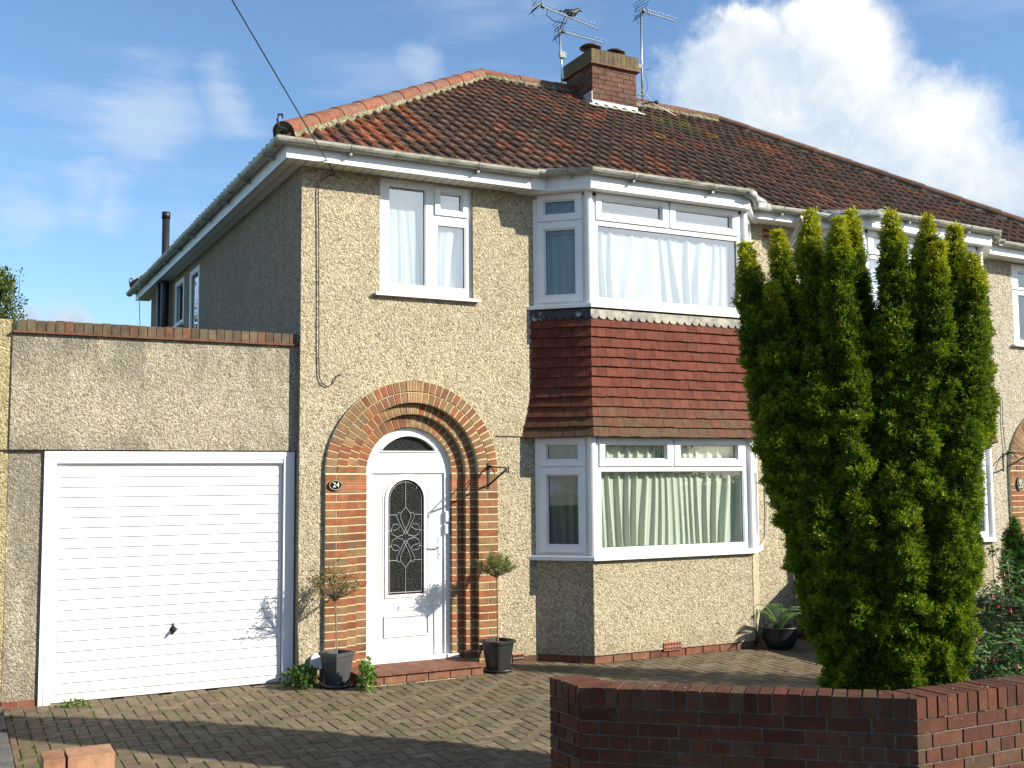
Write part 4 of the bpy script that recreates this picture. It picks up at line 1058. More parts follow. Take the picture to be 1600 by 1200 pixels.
a=MB();d=MB(); a.tube([(5.54,4.6,7.45),(5.54,4.6,8.3),(5.50,4.6,8.86)],.016,8); a.build('mast','galvanised',t,True)
a=MB(); yagi(a,d,(5.10,4.6,9.155),(6.25,4.6,8.97),16); yagi(a,d,(5.50,4.6,8.80),(6.335,4.6,8.765-.005),14)
a.build('boom','alu_dull',t); 
d.tube([(5.30,4.6,9.12),(5.27,4.58,9.0),(5.40,4.58,8.93),(5.62,4.58,8.93),(5.66,4.6,9.04)],.007,6); d.tube([(5.50,4.6,8.78),(5.62,4.6,9.06)],.010,6); d.tube([(5.56,4.57,8.2),(5.575,4.57,7.9),(5.545,4.57,7.5)],.007,6)
d.build('reflector','iron',t); a=MB(); a.box(5.49,4.55,8.35,5.60,4.59,8.45); a.build('amplifier_box','grey_box',t)
a=MB()
for k in range(4): a.obox((5.45,4.46,7.55+.07*k),(.12,.05,.02),(0,.02,0),(0,0,.018))
a.build('lashing_bracket','iron',t)
t=thing('television_aerial',(6.47,3.72,7.4),'single-boom television aerial on a mast right of the chimney','aerial','television aerials')
a=MB();d=MB(); a.tube([(6.47,3.72,7.30),(6.47,3.72,8.95)],.017,8); a.build('mast','galvanised',t,True)
a=MB(); yagi(a,d,(6.46,3.72,8.985),(7.14,3.74,8.965),13,.075); a.build('boom','alu_dull',t)
d.obox((6.32,3.69,8.02),(.15,0,.03),(0,.04,0),(0,0,.07)); d.tube([(6.48,3.7,8.02),(6.62,3.7,8.07)],.004,4)
for k in range(4): d.obox((6.36,3.68,7.42+.06*k),(.13,.03,.03),(0,.02,0),(0,0,.018))
d.tube([(6.50,3.72,7.5),(6.62,3.72,7.545),(6.72,3.72,7.56)],.014,6); d.lathe((6.735,3.72,7.54),[(.0,-.01),(.03,.0),(.03,.045),(.0,.055)],8)
d.tube([(6.49,3.72,8.0),(6.56,3.72,7.9),(6.57,3.72,7.75),(6.49,3.72,7.6)],.004,4); d.build('reflector','iron',t)
cable('stay_wire',[(6.27,3.64,7.78),(6.75,3.8,7.56),(7.35,4.0,7.52)],.005,'cable_white','thin pale wire from the chimney corner down to the ridge')
b=MB(); bx,bz=5.73,9.12
b.tube([(bx-.15,4.6,bz+.01),(bx-.10,4.6,bz+.03),(bx-.02,4.6,bz+.01),(bx+.06,4.6,bz+.03),(bx+.10,4.6,bz+.07),(bx+.14,4.6,bz+.09),(bx+.18,4.6,bz+.085)],[.01,.03,.06,.055,.035,.034,.012],10)
b.tube([(bx+.17,4.6,bz+.085),(bx+.215,4.6,bz+.075)],[.012,.002],6); b.obox((bx-.22,4.585,bz-.0),(.12,0,.02),(0,.03,0),(0,0,.012)); b.tube([(bx+.0,4.6,bz-.04),(bx-.0,4.6,bz-.09)],.005,5); b.tube([(bx+.03,4.61,bz-.04),(bx+.03,4.61,bz-.09)],.005,5)
tag(b.build('bird','feather',None,True),'small dark bird perched on the upper boom of the left aerial','bird')

# ---------------------------------------------------------------- brick boundary walls
def brickwall(root,A,B,zt,nrm,th=.215,zb=-.5,courses=(0,0,1,0,0,0,1,0,0,0,1),pal=None,start=0.,coping=True,both=True,name='brickwork',slope=0.):
    A=Vector((*A,0));B=Vector((*B,0)); L=(B-A).length; d=(B-A)/L; nn=Vector((*nrm,0)).normalized(); up=Vector((0,0,1)); d.z=slope
    pal=pal or [(.12,.044,.025),(.10,.036,.021),(.135,.052,.028),(.09,.033,.02),(.13,.060,.034),(.115,.044,.026),(.115,.065,.038),(.14,.046,.024)]
    mb=MB();mm=MB(); 
    mm.obox(A-nn*.008+up*zb,d*L,-nn*(th-.016),up*(zt-.008-zb))
    u_=-start
    if coping:
        while u_<L:
            a,b=max(u_,0)+.003,min(u_+.068,L)-.0
            if b-a>.012:
                j_=rnd(-.003,.003); mb.obox(A+d*a+nn*(.002+j_)+up*(zt-.104),d*(b-a),-nn*(th+.004),up*(.104+rnd(-.002,.003)),jit(random.choice(pal),.12))
            u_+=.0765
    z=zt-.112 if coping else zt
    k=0
    while z>zb:
        hd=courses[k%len(courses)]; w=.1025 if hd else .215
        u_=-(.05 if hd else (.1125 if k%2 else .0))-start
        while u_<L:
            a,b=max(u_,0)+.002,min(u_+w,L)-.0
            if b-a>.015:
                for side in ((0,1) if both else (0,)):
                    o=A+d*a-nn*(0 if side==0 else th-.03)+nn*rnd(-.0015,.0015)
                    mb.obox(o+up*(z-.066),d*(b-a),-nn*.03,up*.065,jit(random.choice(pal),.13))
            u_+=w+.010
        z-=.0755;k+=1
    if coping:
        for q in range(int(L*5)):
            a=A+d*rnd(.05,L-.05)-nn*rnd(.02,th-.03)+up*(zt+.0015); s_=rnd(.004,.014); mb.obox(a,d*s_,-nn*s_*rnd(.5,1.6),up*.002,random.choice([(.45,.44,.40),(.10,.09,.06),(.07,.09,.03)]))
    o=mb.build(name,'brick',root); mm.build('mortar','mortar_grey',o); return o
random.seed(41)
C0=(.30,-4.545);C1=(1.545,-5.835);C2=(5.9,-5.82)
bw=thing('garden_wall',(1.0,-5.0,-.3),'low red brick garden wall with brick-on-edge top, in front of the yew','wall')
n1=Vector((C1[1]-C0[1],-(C1[0]-C0[0])))
brickwall(bw,(C0[0],C0[1]+.34),C0,.552,(-1,0)); 
brickwall(bw,C0,C1,.547,n1,slope=.020); brickwall(bw,C1,C2,.583,(0,-1),slope=-.004)
dv=thing('dividing_wall',(6.0,-2.6,-.1),'low dark brick wall with pale coping between the two front gardens','wall')
brickwall(dv,(6.06,-5.5),(6.06,-.02),.50,(1,0),th=.12,courses=(0,),coping=False,pal=[(.12,.05,.04),(.15,.06,.045),(.10,.045,.035)],name='brickwork')
m_=MB()
for k in range(9): m_.box(5.915,-5.5+k*.609,.503,6.085,-5.5+k*.609+.604,.548+rnd(-.002,.002))
m_.build('coping','concrete',dv)
pr=thing('gate_pier',(-2.39,-4.95,-.3),'top of a small orange brick pier at the bottom left corner','pier')
brickwall(pr,(-2.53,-5.045),(-2.258,-5.045),.50,(0,-1),th=.16,pal=[(.45,.21,.11),(.48,.25,.14)],coping=False)
m_=MB(); m_.box(-2.53,-5.05,.508,-2.448,-4.88,.60,(.47,.22,.12)); m_.box(-2.438,-5.052,.509,-2.256,-4.885,.603,(.50,.27,.15)); m_.build('coping_bricks','brick',pr)
# raised bed
g=MB(); g.add([(.5,-4.25,-.2),(.62,-4.6,.30),(1.72,-5.58,.30),(5.9,-5.55,.30),(5.9,-3.2,-.05),(3.4,-3.4,-.1),(2.0,-4.0,-.2)],[(0,1,2,3,4,5,6)]); tag(g.build('soil_bed','soil'),None,kind='structure')

# ---------------------------------------------------------------- foliage
def leafmesh(name,P,Dv,Nv,Ln,Wd,C,mat,parent=None,fold=.0):
    n_=len(P); Dv=Dv/np.linalg.norm(Dv,axis=1,keepdims=True); S=np.cross(Dv,Nv); S/=np.maximum(np.linalg.norm(S,axis=1,keepdims=True),1e-6)
    Ln=np.broadcast_to(Ln,(n_,))[:,None];Wd=np.broadcast_to(Wd,(n_,))[:,None]
    M2=np.cross(S,Dv)
    v=np.empty((n_,4,3)); v[:,0]=P; v[:,1]=P+Dv*Ln*.5+S*Wd*.5+M2*fold*Wd; v[:,2]=P+Dv*Ln; v[:,3]=P+Dv*Ln*.5-S*Wd*.5+M2*fold*Wd
    me=bpy.data.meshes.new(name); me.vertices.add(n_*4); me.vertices.foreach_set('co',v.ravel())
    if fold: 
        me.loops.add(n_*6); idx=(np.arange(n_)*4)[:,None]+np.array([0,1,2,0,2,3]); me.loops.foreach_set('vertex_index',idx.ravel().astype(np.int32))
        me.polygons.add(n_*2); me.polygons.foreach_set('loop_start',(np.arange(n_*2)*3).astype(np.int32)); rep=6
    else:
        me.loops.add(n_*4); me.loops.foreach_set('vertex_index',np.arange(n_*4,dtype=np.int32)); me.polygons.add(n_); me.polygons.foreach_set('loop_start',(np.arange(n_)*4).astype(np.int32)); rep=4
    me.update(calc_edges=True)
    at=me.color_attributes.new('Col','FLOAT_COLOR','CORNER'); arr=np.ones((n_*rep,4),dtype=np.float32); arr[:,:3]=np.repeat(C,rep,axis=0); at.data.foreach_set('color',arr.ravel())
    me.materials.append(MATS[mat]); o=bpy.data.objects.new(name,me); sc.collection.objects.link(o)
    if parent is not None:
        o.parent=parent
        if parent.get('_loc') is not None: o.matrix_parent_inverse=Matrix.Translation(-Vector(parent['_loc']))
    return o
rg=np.random.default_rng(5)
def unit(v): return v/np.maximum(np.linalg.norm(v,axis=-1,keepdims=True),1e-9)
def yew(name,C,Rv,Fv,plumes,leftc,rightc,zb,label,cat,group=None,dens=3900,gold=1.,rad0=.158):
    t=thing(name,(C[0],C[1],zb),label,cat,group)
    core=MB(); Ps=[];Ds=[];Ns=[];Cs=[];Ls=[];Ws=[]
    C=np.array(C);Rv=np.array(Rv);Fv=np.array(Fv); PL=[]
    def lr(z): return np.interp(z,leftc[1],leftc[0]),np.interp(z,rightc[1],rightc[0])
    for pi_,(at_,zt,dep) in enumerate(plumes):
        l0,r0=lr(min(zt,2.6)); frac=min(.97,max(.03,(at_-l0)/(r0-l0)))
        K=26; path=[];rads=[]
        for k in range(K+1):
            h=k/K; z=zb+(zt-zb)*h; l_,r_=lr(z); q=rad0*.75
            a=(l_+q)+(r_-l_-2*q)*frac; w_=min(1,max(0,(h-.6)/.4)); a=a*(1-w_)+at_*w_
            dd=dep*(.3+.7*min(1,h*1.3)); p=C+Rv*a+Fv*dd; path.append((p[0]+.012*math.sin(k*.8+pi_),p[1]+.012*math.cos(k*.7+pi_*2),z))
            rads.append(rad0*(.70+.42*min(1,h*1.8))*(1.0 if h<.5 else 1-.60*((h-.5)/.42) if h<.92 else .40*(1-(h-.92)/.08*.85)))
        PL.append((np.array(path),np.array(rads)))
    def lumpf(P): return np.array([noise.noise((x*7.5,y*7.5,z*10))*.9+.75*noise.noise((x*15,y*15,z*19)) for x,y,z in P])
    for pi_,(pa,ra) in enumerate(PL):
        zt=pa[-1][2]; K=len(pa)-1; seg=np.linalg.norm(np.diff(pa,axis=0),axis=1)
        # solid inner mass that follows the lumps
        nk=16; vs=[]; rows=K*3
        for k in range(rows+1):
            s_=k/3; i=min(K-1,int(s_)); fr_=s_-i; c_=pa[i]*(1-fr_)+pa[i+1]*fr_; rr=ra[i]*(1-fr_)+ra[i+1]*fr_
            ring=np.array([[math.cos(2*math.pi*j/nk),math.sin(2*math.pi*j/nk),0] for j in range(nk)])
            P=c_+ring*rr; lu=lumpf(P); tp=1-.25*max(0,(k/rows-.85)/.15); vs+= [tuple(c_+ring[j]*rr*tp*(.78+.44*lu[j])) for j in range(nk)]
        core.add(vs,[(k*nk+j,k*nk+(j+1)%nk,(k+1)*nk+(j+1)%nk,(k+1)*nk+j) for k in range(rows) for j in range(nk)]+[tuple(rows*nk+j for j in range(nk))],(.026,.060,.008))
        area=seg*(ra[:-1]+ra[1:]+.05)*math.pi; m=rg.poisson(area.sum()*dens); kk=rg.choice(K,m,p=area/area.sum()); s=rg.random(m)
        th=rg.random(m)*2*math.pi; rn=np.column_stack([np.cos(th),np.sin(th),np.zeros(m)])
        cc_=pa[kk]*(1-s)[:,None]+pa[kk+1]*s[:,None]; rr=ra[kk]*(1-s)+ra[kk+1]*s
        keep=np.ones(m,bool); P=cc_+rn*rr[:,None]
        for pj,(pb,rb) in enumerate(PL):
            if pj==pi_: continue
            cx_=np.interp(P[:,2],pb[:,2],pb[:,0],right=99);cy_=np.interp(P[:,2],pb[:,2],pb[:,1],right=99);r_=np.interp(P[:,2],pb[:,2],rb)
            keep&=np.hypot(P[:,0]-cx_,P[:,1]-cy_)>r_*.72
        cc_,rr,rn,s,kk,P=cc_[keep],rr[keep],rn[keep],s[keep],kk[keep],P[keep]; m=len(rr)
        lump=lumpf(P); base=cc_+rn*(rr*(.82+.44*lump)-.010+.018*rg.random(m))[:,None]
        sd_=unit(rn*.85+np.array([0,0,1.])*(.30+.5*rg.random(m))[:,None]+rg.normal(0,.30,(m,3)))
        hh=(base[:,2]-zb)/(zt-zb); tip=np.clip((hh-.90)/.10,0,1)*(1 if zt>2.85 else .15)
        sl_=(.014+.030*rg.random(m)**1.5); nn_=9
        tt=np.tile(np.linspace(.08,1,nn_),m); R9=lambda x:np.repeat(x,nn_,0)
        sdr=R9(sd_); pos=R9(base)+sdr*(tt*R9(sl_))[:,None]
        out=rg.normal(0,1,(m*nn_,3)); out-=sdr*np.sum(out*sdr,1,keepdims=True); out=unit(out); dr_=unit(out*.95+sdr*(.35+.8*tt[:,None]))
        young=rg.random(m)<(.14+.55*tip+.60*np.clip(lump*1.6,0,1))
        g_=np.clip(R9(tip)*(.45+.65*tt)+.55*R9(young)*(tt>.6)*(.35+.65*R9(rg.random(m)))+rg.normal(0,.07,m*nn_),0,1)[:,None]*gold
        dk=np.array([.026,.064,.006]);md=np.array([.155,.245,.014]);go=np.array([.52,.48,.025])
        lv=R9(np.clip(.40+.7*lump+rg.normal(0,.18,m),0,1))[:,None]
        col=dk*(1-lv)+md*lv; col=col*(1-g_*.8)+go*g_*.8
        if gold==0: col=col*np.array([.75,.9,2.6])
        dead=R9(rg.random(m)<.006); col[dead]=[.16,.08,.03]
        Ps.append(pos);Ds.append(dr_);Ns.append(rg.normal(0,1,pos.shape));Cs.append(col*rg.uniform(.78,1.22,(len(col),1)));Ls.append(rg.uniform(.016,.031,len(pos)));Ws.append(np.full(len(pos),.0066))
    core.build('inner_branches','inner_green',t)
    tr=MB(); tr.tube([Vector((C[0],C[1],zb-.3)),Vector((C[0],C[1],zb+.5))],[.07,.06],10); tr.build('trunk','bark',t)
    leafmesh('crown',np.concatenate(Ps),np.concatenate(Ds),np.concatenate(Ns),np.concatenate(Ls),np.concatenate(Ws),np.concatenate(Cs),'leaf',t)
    return t
Rv=(.8885,-.459,0);Fv=(.457,.886,0)
lz=[.2,.43,.72,1.0,1.27,1.59,1.9,2.22,2.63,3.12]; la=[-.40,-.42,-.47,-.54,-.61,-.68,-.77,-.81,-.85,-.88]
rz=[.2,.48,.72,.87,1.18,1.5,1.81,2.13,2.7,3.11]; ra_=[.40,.42,.42,.44,.50,.53,.57,.66,.71,.68]
pl=[(-.83,3.21,.05),(-.69,2.93,-.05),(-.74,2.2,-.12),(-.56,3.32,.22),(-.42,3.39,-.02),(-.31,3.31,-.20),(-.20,3.30,.22),(-.12,3.43,.12),(-.08,3.17,.28),(.02,3.34,-.22),(.14,3.10,-.02),(.28,3.13,-.26),(.37,3.39,.14),(.50,3.30,.0),(.50,3.06,-.24),(.46,2.80,-.10),(.60,3.13,.16),(.66,2.75,.02),(-.50,2.5,-.18),(-.15,2.6,-.16),(.14,2.4,-.30),(-.30,2.0,-.30),(.38,2.1,-.34),(-.06,1.8,-.36),(.42,1.7,-.25),(-.55,1.7,-.25),(.0,3.0,.3),(.3,2.9,.3)]
yew('golden_yew',(2.28,-4.98,0),Rv,Fv,pl,(la,lz),(ra_,rz),.05,'tall fastigiate yew with golden tips behind the low brick garden wall','tree')
yew('dwarf_conifer',(8.62,-.9,0),(1,0,0),(0,1,0),[(0,1.22,0),(-.06,1.05,.05),(.07,1.0,-.04)],([-.17,-.17,-.12],[0,.6,1.2]),([.17,.17,.12],[0,.6,1.2]),-.05,'slim dark blue-green conifer in front of number 22','shrub',dens=1500,gold=0.0,rad0=.11)

def leafball(P0,rad,n_,ls,lw,cols,flat=.4,shell=.55,up=.2):
    d=unit(rg.normal(0,1,(n_,3))); r_=(shell+(1-shell)*rg.random(n_))**1.0
    P=np.array(P0)+d*np.array(rad)*r_[:,None]; Dr=unit(d+rg.normal(0,.6,(n_,3))+[0,0,up]); Nn=unit(rg.normal(0,1,(n_,3))*flat+[0,0,1])
    c=np.array(cols)[rg.integers(0,len(cols),n_)]*rg.uniform(.75,1.3,(n_,1)); return P,Dr,Nn,rg.uniform(.7,1.2,n_)*ls,rg.uniform(.8,1.1,n_)*lw,c
def cat(L): return [np.concatenate(x) for x in zip(*L)]
# potted standards
def pot(loc,label,square,grp='planter pots by the door'):
    t=thing('plant_pot',loc,label,'plant pot',grp); x,y,z=loc; m_=MB()
    if square:
        rot=.45; H=.31
        def ring(w,zz): return [(x+w*(math.cos(rot)*a-math.sin(rot)*b),y+w*(math.sin(rot)*a+math.cos(rot)*b),z+zz) for a,b in ((-1,-1),(1,-1),(1,1),(-1,1))]
        R_=[ring(.072,.02),ring(.108,H-.03),ring(.117,H-.03),ring(.117,H),ring(.102,H),ring(.098,H-.04)]
        vs=[p for q in R_ for p in q]; fs=[(3,2,1,0)]+[(i*4+j,i*4+(j+1)%4,i*4+4+(j+1)%4,i*4+4+j) for i in range(5) for j in range(4)]+[(20,21,22,23)]
        m_.add(vs,fs); m_.build('pot_body','charcoal_pot',t)
    else:
        K=4; m_=MB(); rot=.3; H=.30
        def ring(w,zz): return [(x+w*(math.cos(rot)*a-math.sin(rot)*b),y+w*(math.sin(rot)*a+math.cos(rot)*b),z+zz) for a,b in [(math.copysign(abs(math.cos(q))**.5,math.cos(q)),math.copysign(abs(math.sin(q))**.5,math.sin(q))) for q in [2*math.pi*(i+.5)/20 for i in range(20)]]]
        R_=[ring(.092,.02),ring(.132,H-.03),ring(.148,H-.025),ring(.150,H),ring(.132,H),ring(.128,H-.04)]
        vs=[p for q in R_ for p in q]; m_.add(vs,[tuple(range(20))[::-1]]+[(i*20+j,i*20+(j+1)%20,i*20+20+(j+1)%20,i*20+20+j) for i in range(5) for j in range(20)]+[tuple(range(100,120))]); m_.build('pot_body','black_plastic',t,False)
    m_=MB(); m_.lathe((x,y,z),[(.135,.0),(.16,.03),(.15,.03),(.13,.012),(.01,.012)],24); m_.build('saucer','charcoal_pot' if square else 'black_plastic',t,True)
    m_=MB(); m_.lathe((x,y,z+.262),[(.092,0),(.088,.012),(.04,.018),(.002,.018)],12); m_.build('bark_mulch','mulch',t)
    return t
pot((.285,-.27,GZ(-.27)),'charcoal square tapered pot on a saucer, left of the doorstep',True)
pot((1.905,-.30,GZ(-.30)),'black flared pot on a saucer, right of the doorstep',False)
def standard(x,y,z0,z1,rad,lean,label,cols,nl,tw,seedv,sparse):
    t=thing('standard_shrub',(x,y,z0),label,'potted shrub','standard shrubs in the pots'); m_=MB()
    top=Vector((x+lean,y,z1)); m_.tube([(x,y,z0),(x+lean*.4,y,z0+(z1-z0)*.5),top],.0075,7); 
    rs=random.Random(seedv); L=[]
    tips=[]
    for k in range(tw):
        a=rs.uniform(0,6.28); e=rs.uniform(.15,1.35); l=rad*rs.uniform(.65,1.5 if sparse else 1.1)
        d=Vector((math.cos(a)*math.cos(e),math.sin(a)*math.cos(e),math.sin(e)*.9+.1)); mid=top+d*l*.5+Vector((0,0,-.01)); end=top+d*l+Vector((0,0,.02))
        m_.tube([top+Vector((0,0,rs.uniform(-.03,.02))),mid,end],[.004,.003,.0015],4); tips.append((mid,end,d))
        for q in range(3):
            s_=mid.lerp(end,rs.random()); e2=s_+Vector((rs.uniform(-1,1),rs.uniform(-1,1),rs.uniform(-.2,1)))*rad*.3; m_.tube([s_,e2],[.002,.001],3); tips.append((s_,e2,(e2-s_).normalized()))
    m_.build('stem','stem',t)
    for (a,b,d) in tips:
        n_=nl; s=rg.random(n_); P=np.array(a)+(np.array(b)-np.array(a))*s[:,None]+rg.normal(0,.008,(n_,3)); Dr=unit(np.array(d)+rg.normal(0,.75,(n_,3))); 
        c=np.array(cols)[rg.integers(0,len(cols),n_)]*rg.uniform(.8,1.25,(n_,1)); L.append((P,Dr,rg.normal(0,1,(n_,3)),rg.uniform(.02,.034,n_),rg.uniform(.006,.009,n_),c))
    leafmesh('crown',*cat(L),'leaf',t)
standard(.285,-.27,.13,.645,.25,-.02,'sparse spiky standard shrub with bronze and yellow leaves in the left pot',[(.13,.12,.04),(.20,.19,.05),(.12,.06,.03),(.25,.26,.08),(.10,.06,.035)],9,40,3,True)
standard(1.905,-.30,.12,.78,.215,-.005,'neat round-headed green standard shrub in the right pot',[(.14,.20,.05),(.19,.25,.07),(.10,.15,.04),(.17,.13,.05)],12,46,5,False)
# broad leaved clumps beside the pot
def clump(name,c,rad,n_,label,cols,ls=.045,grp=None,cat_='plant'):
    t=thing(name,c,label,cat_,grp); P,Dr,Nn,Ln,Wd,col=leafball(c,rad,n_,ls,ls*.85,cols,.6,.35,.5)
    P[:,2]=np.maximum(P[:,2],GZ(c[1])+.01); leafmesh('leaves',P,Dr,Nn,Ln,Wd,col,'leaf',t,.12)
    m_=MB()
    for k in range(9): m_.tube([(c[0]+rg.normal(0,.03),c[1]+rg.normal(0,.03),GZ(c[1])),(c[0]+rg.normal(0,rad[0]*.5),c[1]+rg.normal(0,rad[1]*.5),c[2]+rad[2]*.6)],.0025,4)
    m_.build('stems','stem',t)
G1=[(.05,.10,.02),(.07,.14,.03),(.035,.07,.015),(.10,.18,.04)]
clump('leafy_weed',(-.02,-.17,-.06),(.17,.16,.11),330,'dark green leafy clump between the garage frame and the left pot',G1[:3]+[(.04,.08,.02)],.045,'leafy clumps by the pots')
clump('leafy_weed',(.47,-.56,-.04),(.07,.09,.17),210,'bright green leafy clump between the left pot and the step',[(.12,.22,.04),(.09,.18,.03),(.15,.27,.06)],.045,'leafy clumps by the pots')
clump('leafy_weed',(-2.60,-.35,.05),(.05,.08,.2),70,'bright green weed at the left edge in front of the ochre wall',[(.12,.24,.04),(.09,.18,.03)],.06,'leafy clumps by the pots')
clump('leafy_weed',(-1.92,-.05,-.12),(.13,.05,.035),90,'small weed sprawl below the left jamb of the garage door',[(.11,.20,.04),(.08,.15,.03)],.03,'leafy clumps by the pots')
# fern in pot
t=thing('fern_pot',(5.22,-.55,GZ(-.5)),'black glazed bowl pot in shade beside the bay','plant pot')
m_=MB(); m_.lathe((5.22,-.55,GZ(-.55)),[(.10,0),(.15,.03),(.19,.13),(.185,.21),(.20,.225),(.205,.24),(.185,.24),(.17,.20),(.01,.20)],22); m_.build('pot_body','black_plastic',t,True)
t=thing('fern',(5.22,-.55,.06),'small bright green fern growing in the black bowl pot','fern'); L=[];m_=MB()
for k in range(13):
    a=2*math.pi*k/13+rg.normal(0,.15); l=rg.uniform(.24,.38); hh_=rg.uniform(.10,.26); pts=[]
    for s in np.linspace(0,1,9): pts.append(Vector((5.22+math.cos(a)*l*s,-.55+math.sin(a)*l*s,.07+hh_*math.sin(s*2.1))))
    m_.tube(pts,.002,4)
    for i in range(1,9):
        for q in range(4):
            p=pts[i-1].lerp(pts[i],q/4); tn=(pts[i]-pts[i-1]).normalized(); sd2=tn.cross(Vector((0,0,1))).normalized(); w=.075*math.sin(math.pi*min(.97,.12+.85*(i-1+q/4)/8))
            for sg in (-1,1): L.append((np.array([p]),np.array([sd2*sg+tn*.35+Vector((0,0,-.1))]),np.array([[0,0,1.]]),np.array([w]),np.array([.014]),np.array([[.10,.26,.04]])*rg.uniform(.8,1.2)))
m_.build('frond_ribs','stem',t); leafmesh('fronds',*cat(L),'leaf',t)
# fuchsia
t=thing('fuchsia_bush',(4.1,-4.1,.1),'fuchsia bush with hanging red flowers at the right edge','bush'); L=[];m_=MB();fl=MB()
rs=random.Random(9); GF=[(.05,.11,.035),(.075,.15,.05),(.10,.19,.07),(.04,.09,.025),(.13,.22,.09)]
for k in range(300):
    bx_=rs.uniform(3.25,5.6); by_=rs.uniform(-4.95,-3.75); x,y=bx_,by_
    h_=rs.uniform(.30,.60)+(.33 if bx_>4.25 else 0)*rs.random()**.5; 
    if by_>-4.2 and bx_>4.1: h_+=.12
    a=rs.uniform(0,6.28); sp_=rs.uniform(.1,.34); pts=[]
    for s in np.linspace(0,1,8): pts.append(Vector((x+math.cos(a)*sp_*s**1.4,y+math.sin(a)*sp_*s**1.4,.05+h_*math.sin(min(1.0,s*1.0)*1.9)/.95)))
    m_.tube(pts,.003,4)
    for i in range(1,8):
        for q in range(6):
            p=pts[i-1].lerp(pts[i],rs.random()); n_=1
            d_=Vector((rs.gauss(0,1),rs.gauss(0,1),rs.gauss(-.1,.4))).normalized()
            L.append((np.array([p]),np.array([d_]),np.array([[rs.gauss(0,.35),rs.gauss(0,.35),1]]),np.array([rs.uniform(.04,.068)]),np.array([rs.uniform(.02,.032)]),np.array([rs.choice(GF)])*rs.uniform(.8,1.3)))
    for q in range(1 if rs.random()<.33 else 0):
        p=pts[rs.choice((4,5,6,7))]+Vector((rs.gauss(0,.03),rs.gauss(0,.03),-.02)); fl.tube([p,p-Vector((0,0,.025))],.0012,4); fl.lathe((p.x,p.y,p.z-.058),[(.002,0),(.011,.006),(.007,.018),(.0075,.03),(.002,.036)],6); fl.mark()
m_.build('branches','stem',t); leafmesh('leaves',*cat(L),'leaf',t,None if False else .15); fl.pieces('flower','paint_red',t)
# distant tree at the left
t=thing('broadleaf_tree',(-2.2,14,-.2),'leafy green tree showing above the parapet at the far left','tree'); m_=MB()
m_.tube([(-2.2,14,-.4),(-2.22,14,1.8),(-2.15,14,3.6),(-2.2,14,5.4)],[.16,.13,.09,.03],9)
L=[]
for k in range(120):
    z=rg.uniform(2.6,5.75); rr=.66*min(1,(6.2-z)/.8)*rg.uniform(.2,1); a=rg.uniform(0,6.28); c=(-2.22+rr*math.cos(a),14+rr*math.sin(a),z)
    m_.tube([(-2.2,14,z-.4),c],[.02,.008],4); L.append(leafball(c,(.26,.26,.30),150,.075,.045,[(.07,.10,.02),(.10,.14,.03),(.045,.07,.02),(.14,.16,.04),(.05,.08,.03)],1,.3,.3))
for k in range(9):
    a=rg.uniform(0,6.28); c=np.array((-2.12+.45*math.cos(a),14,5.6+rg.uniform(-.3,.35))); m_.tube([Vector(c-[0,0,.5]),Vector(c)],[.008,.003],4); L.append(leafball(c,(.08,.08,.16),14,.07,.04,[(.05,.07,.03)],1,.2,.3))
m_.build('trunk','bark',t); leafmesh('crown',*cat(L),'leaf',t)
# the next garden's conifer, out of frame, and the far side of the road
t=thing('conifer_tree',(7.1,-4.95,-.3),'slim dark conifer beside the street just beyond the right edge','tree'); L=[]
for k in range(60):
    z=.2+3.45*k/60; rr=.62*(1-(k/60)**2.6)*.75+.04; a=k*2.4; L.append(leafball((7.1+rr*.6*math.cos(a),-4.95+rr*.6*math.sin(a),z),(rr*.75,rr*.75,.22),230,.06,.03,[(.03,.06,.015),(.05,.09,.02)],1,.3,.5))
m_=MB(); m_.tube([(7.1,-4.95,-.3),(7.1,-4.95,3.5)],[.07,.02],8); m_.build('trunk','bark',t); leafmesh('crown',*cat(L),'leaf',t)
t=thing('hedge',(0,-19,-.4),'long clipped green hedge on the far side of the road','hedge'); L=[]
n_=26000; P=np.column_stack([rg.uniform(-16,26,n_),-19+rg.uniform(-.5,.5,n_),rg.uniform(-.4,1.7,n_)+rg.normal(0,.06,n_)]); L.append((P,unit(rg.normal(0,1,(n_,3))),rg.normal(0,1,(n_,3)),np.full(n_,.16),np.full(n_,.10),np.array([(.04,.075,.02)])*rg.uniform(.6,1.4,(n_,1))))
m_=MB(); m_.box(-16,-19.35,-.42,26,-18.65,1.45,(.02,.035,.01)); m_.build('inner_branches','leaf',t); leafmesh('foliage',*cat(L),'leaf',t)
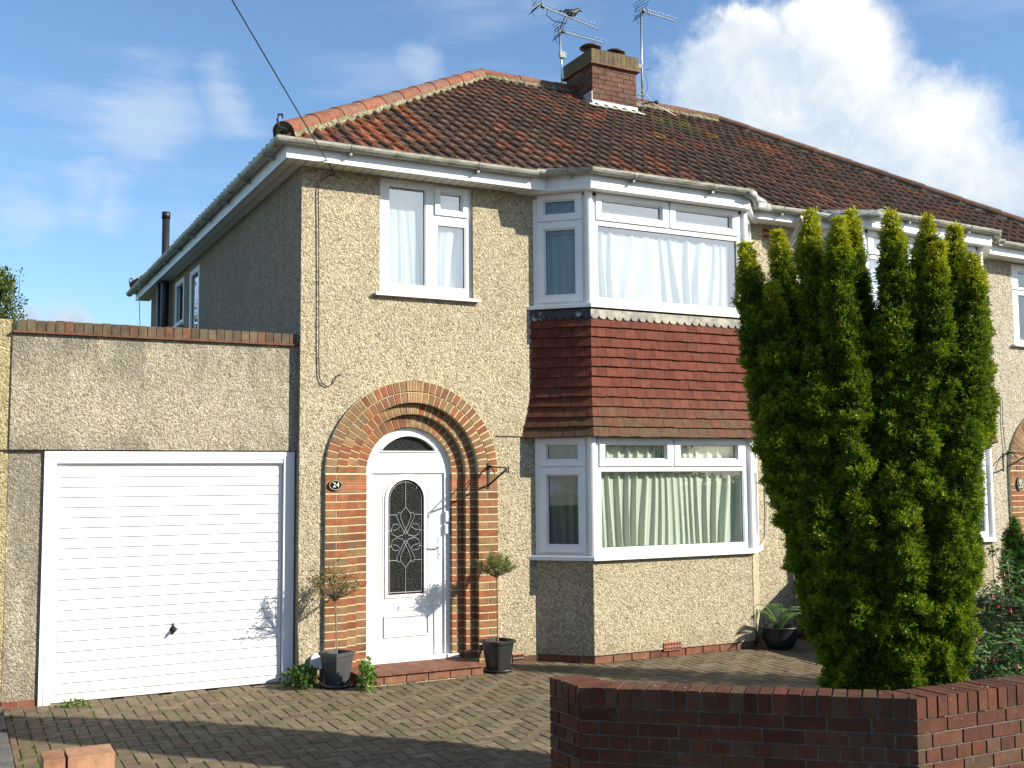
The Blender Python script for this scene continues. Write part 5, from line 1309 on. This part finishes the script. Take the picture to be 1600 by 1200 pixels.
for hx,lb in ((-9,'far-side brick house, first of the row across the road'),(4,'far-side brick house, middle of the row across the road'),(17,'far-side brick house, last of the row across the road')):
    t=thing('brick_house',(hx,-30,-.4),lb,'house','houses across the road'); m_=MB(); m_.box(hx-4.5,-34,-.42,hx+4.5,-26,4.9,(.20,.10,.07)); m_.build('wall','brick',t)
    m_=MB(); m_.prism([(-25.6,4.9),(-30,7.6),(-34.4,4.9)][::-1],hx-4.8,hx+4.8,0,(.10,.06,.045)); m_.build('roof','tile_roof',t)
    for wx in (-2.6,2.6):
        for wz in (.8,3.3):
            m_=MB(); m_.box(hx+wx-.8,-26.02,wz,hx+wx+.8,-25.95,wz+1.2); w_=m_.build('window','upvc',t); m_=MB(); m_.box(hx+wx-.7,-25.96,wz+.1,hx+wx+.7,-25.94,wz+1.1); m_.build('pane','sign_black',w_)
# weeds and moss in the joints
L=[]
for k in range(420):
    x=rg.uniform(-2.45,2.6); y=-abs(rg.normal(0,1.7))-.05
    if rg.random()<.35: x=rg.uniform(-2.4,-.6); y=rg.uniform(-1.9,-.05)
    if y<-4.4: continue
    x=round(x/.1)*.1; n_=int(rg.integers(3,11)); 
    P=np.column_stack([x+rg.normal(0,.008,n_),y+rg.normal(0,.02,n_),np.full(n_,GZ(y)-.003)]); Dr=unit(np.column_stack([rg.normal(0,.8,n_),rg.normal(0,.8,n_),rg.uniform(.25,.9,n_)])); L.append((P,Dr,rg.normal(0,1,(n_,3)),rg.uniform(.010,.024,n_),rg.uniform(.004,.008,n_),np.array([(.10,.17,.03)])*rg.uniform(.6,1.4,(n_,1))))
tag(leafmesh('joint_weeds',*cat(L),'leaf'),'tiny green weeds growing in the joints of the block paving','weeds',None,'stuff')
# gravel and crumbs along the wall foot
m_=MB()
for k in range(500):
    if rg.random()<.5: x,y=rg.uniform(-2.45,-2.0),rg.uniform(-.35,.02)
    else:
        x=rg.uniform(-2.4,5.7); y=-abs(rg.normal(0,.9))-.02
    s=rg.uniform(.002,.006); z=GZ(y)+s*.5; c=(.35,.32,.26)
    m_.add([(x-s,y-s,z-s),(x+s,y-s*.6,z-s),(x+s*.7,y+s,z-s),(x-s,y+s*.8,z-s),(x,y,z+s*.8)],[(0,1,4),(1,2,4),(2,3,4),(3,0,4)])
tag(m_.build('loose_grit','kerb_stone'),'loose grit and crumbs scattered on the block paving','grit',None,'stuff')
m_=MB(); m_.add([(1.80,-.98,GZ(-1)+.004),(1.86,-1.02,GZ(-1)+.012),(1.93,-.99,GZ(-1)+.004),(1.87,-.96,GZ(-1)+.02)],[(0,1,3),(1,2,3)]); tag(m_.build('fallen_leaf','mulch'),'dead curled leaf lying on the paving in front of the step','leaf')
for o in list(bpy.data.objects):
    if '_loc' in o: del o['_loc']
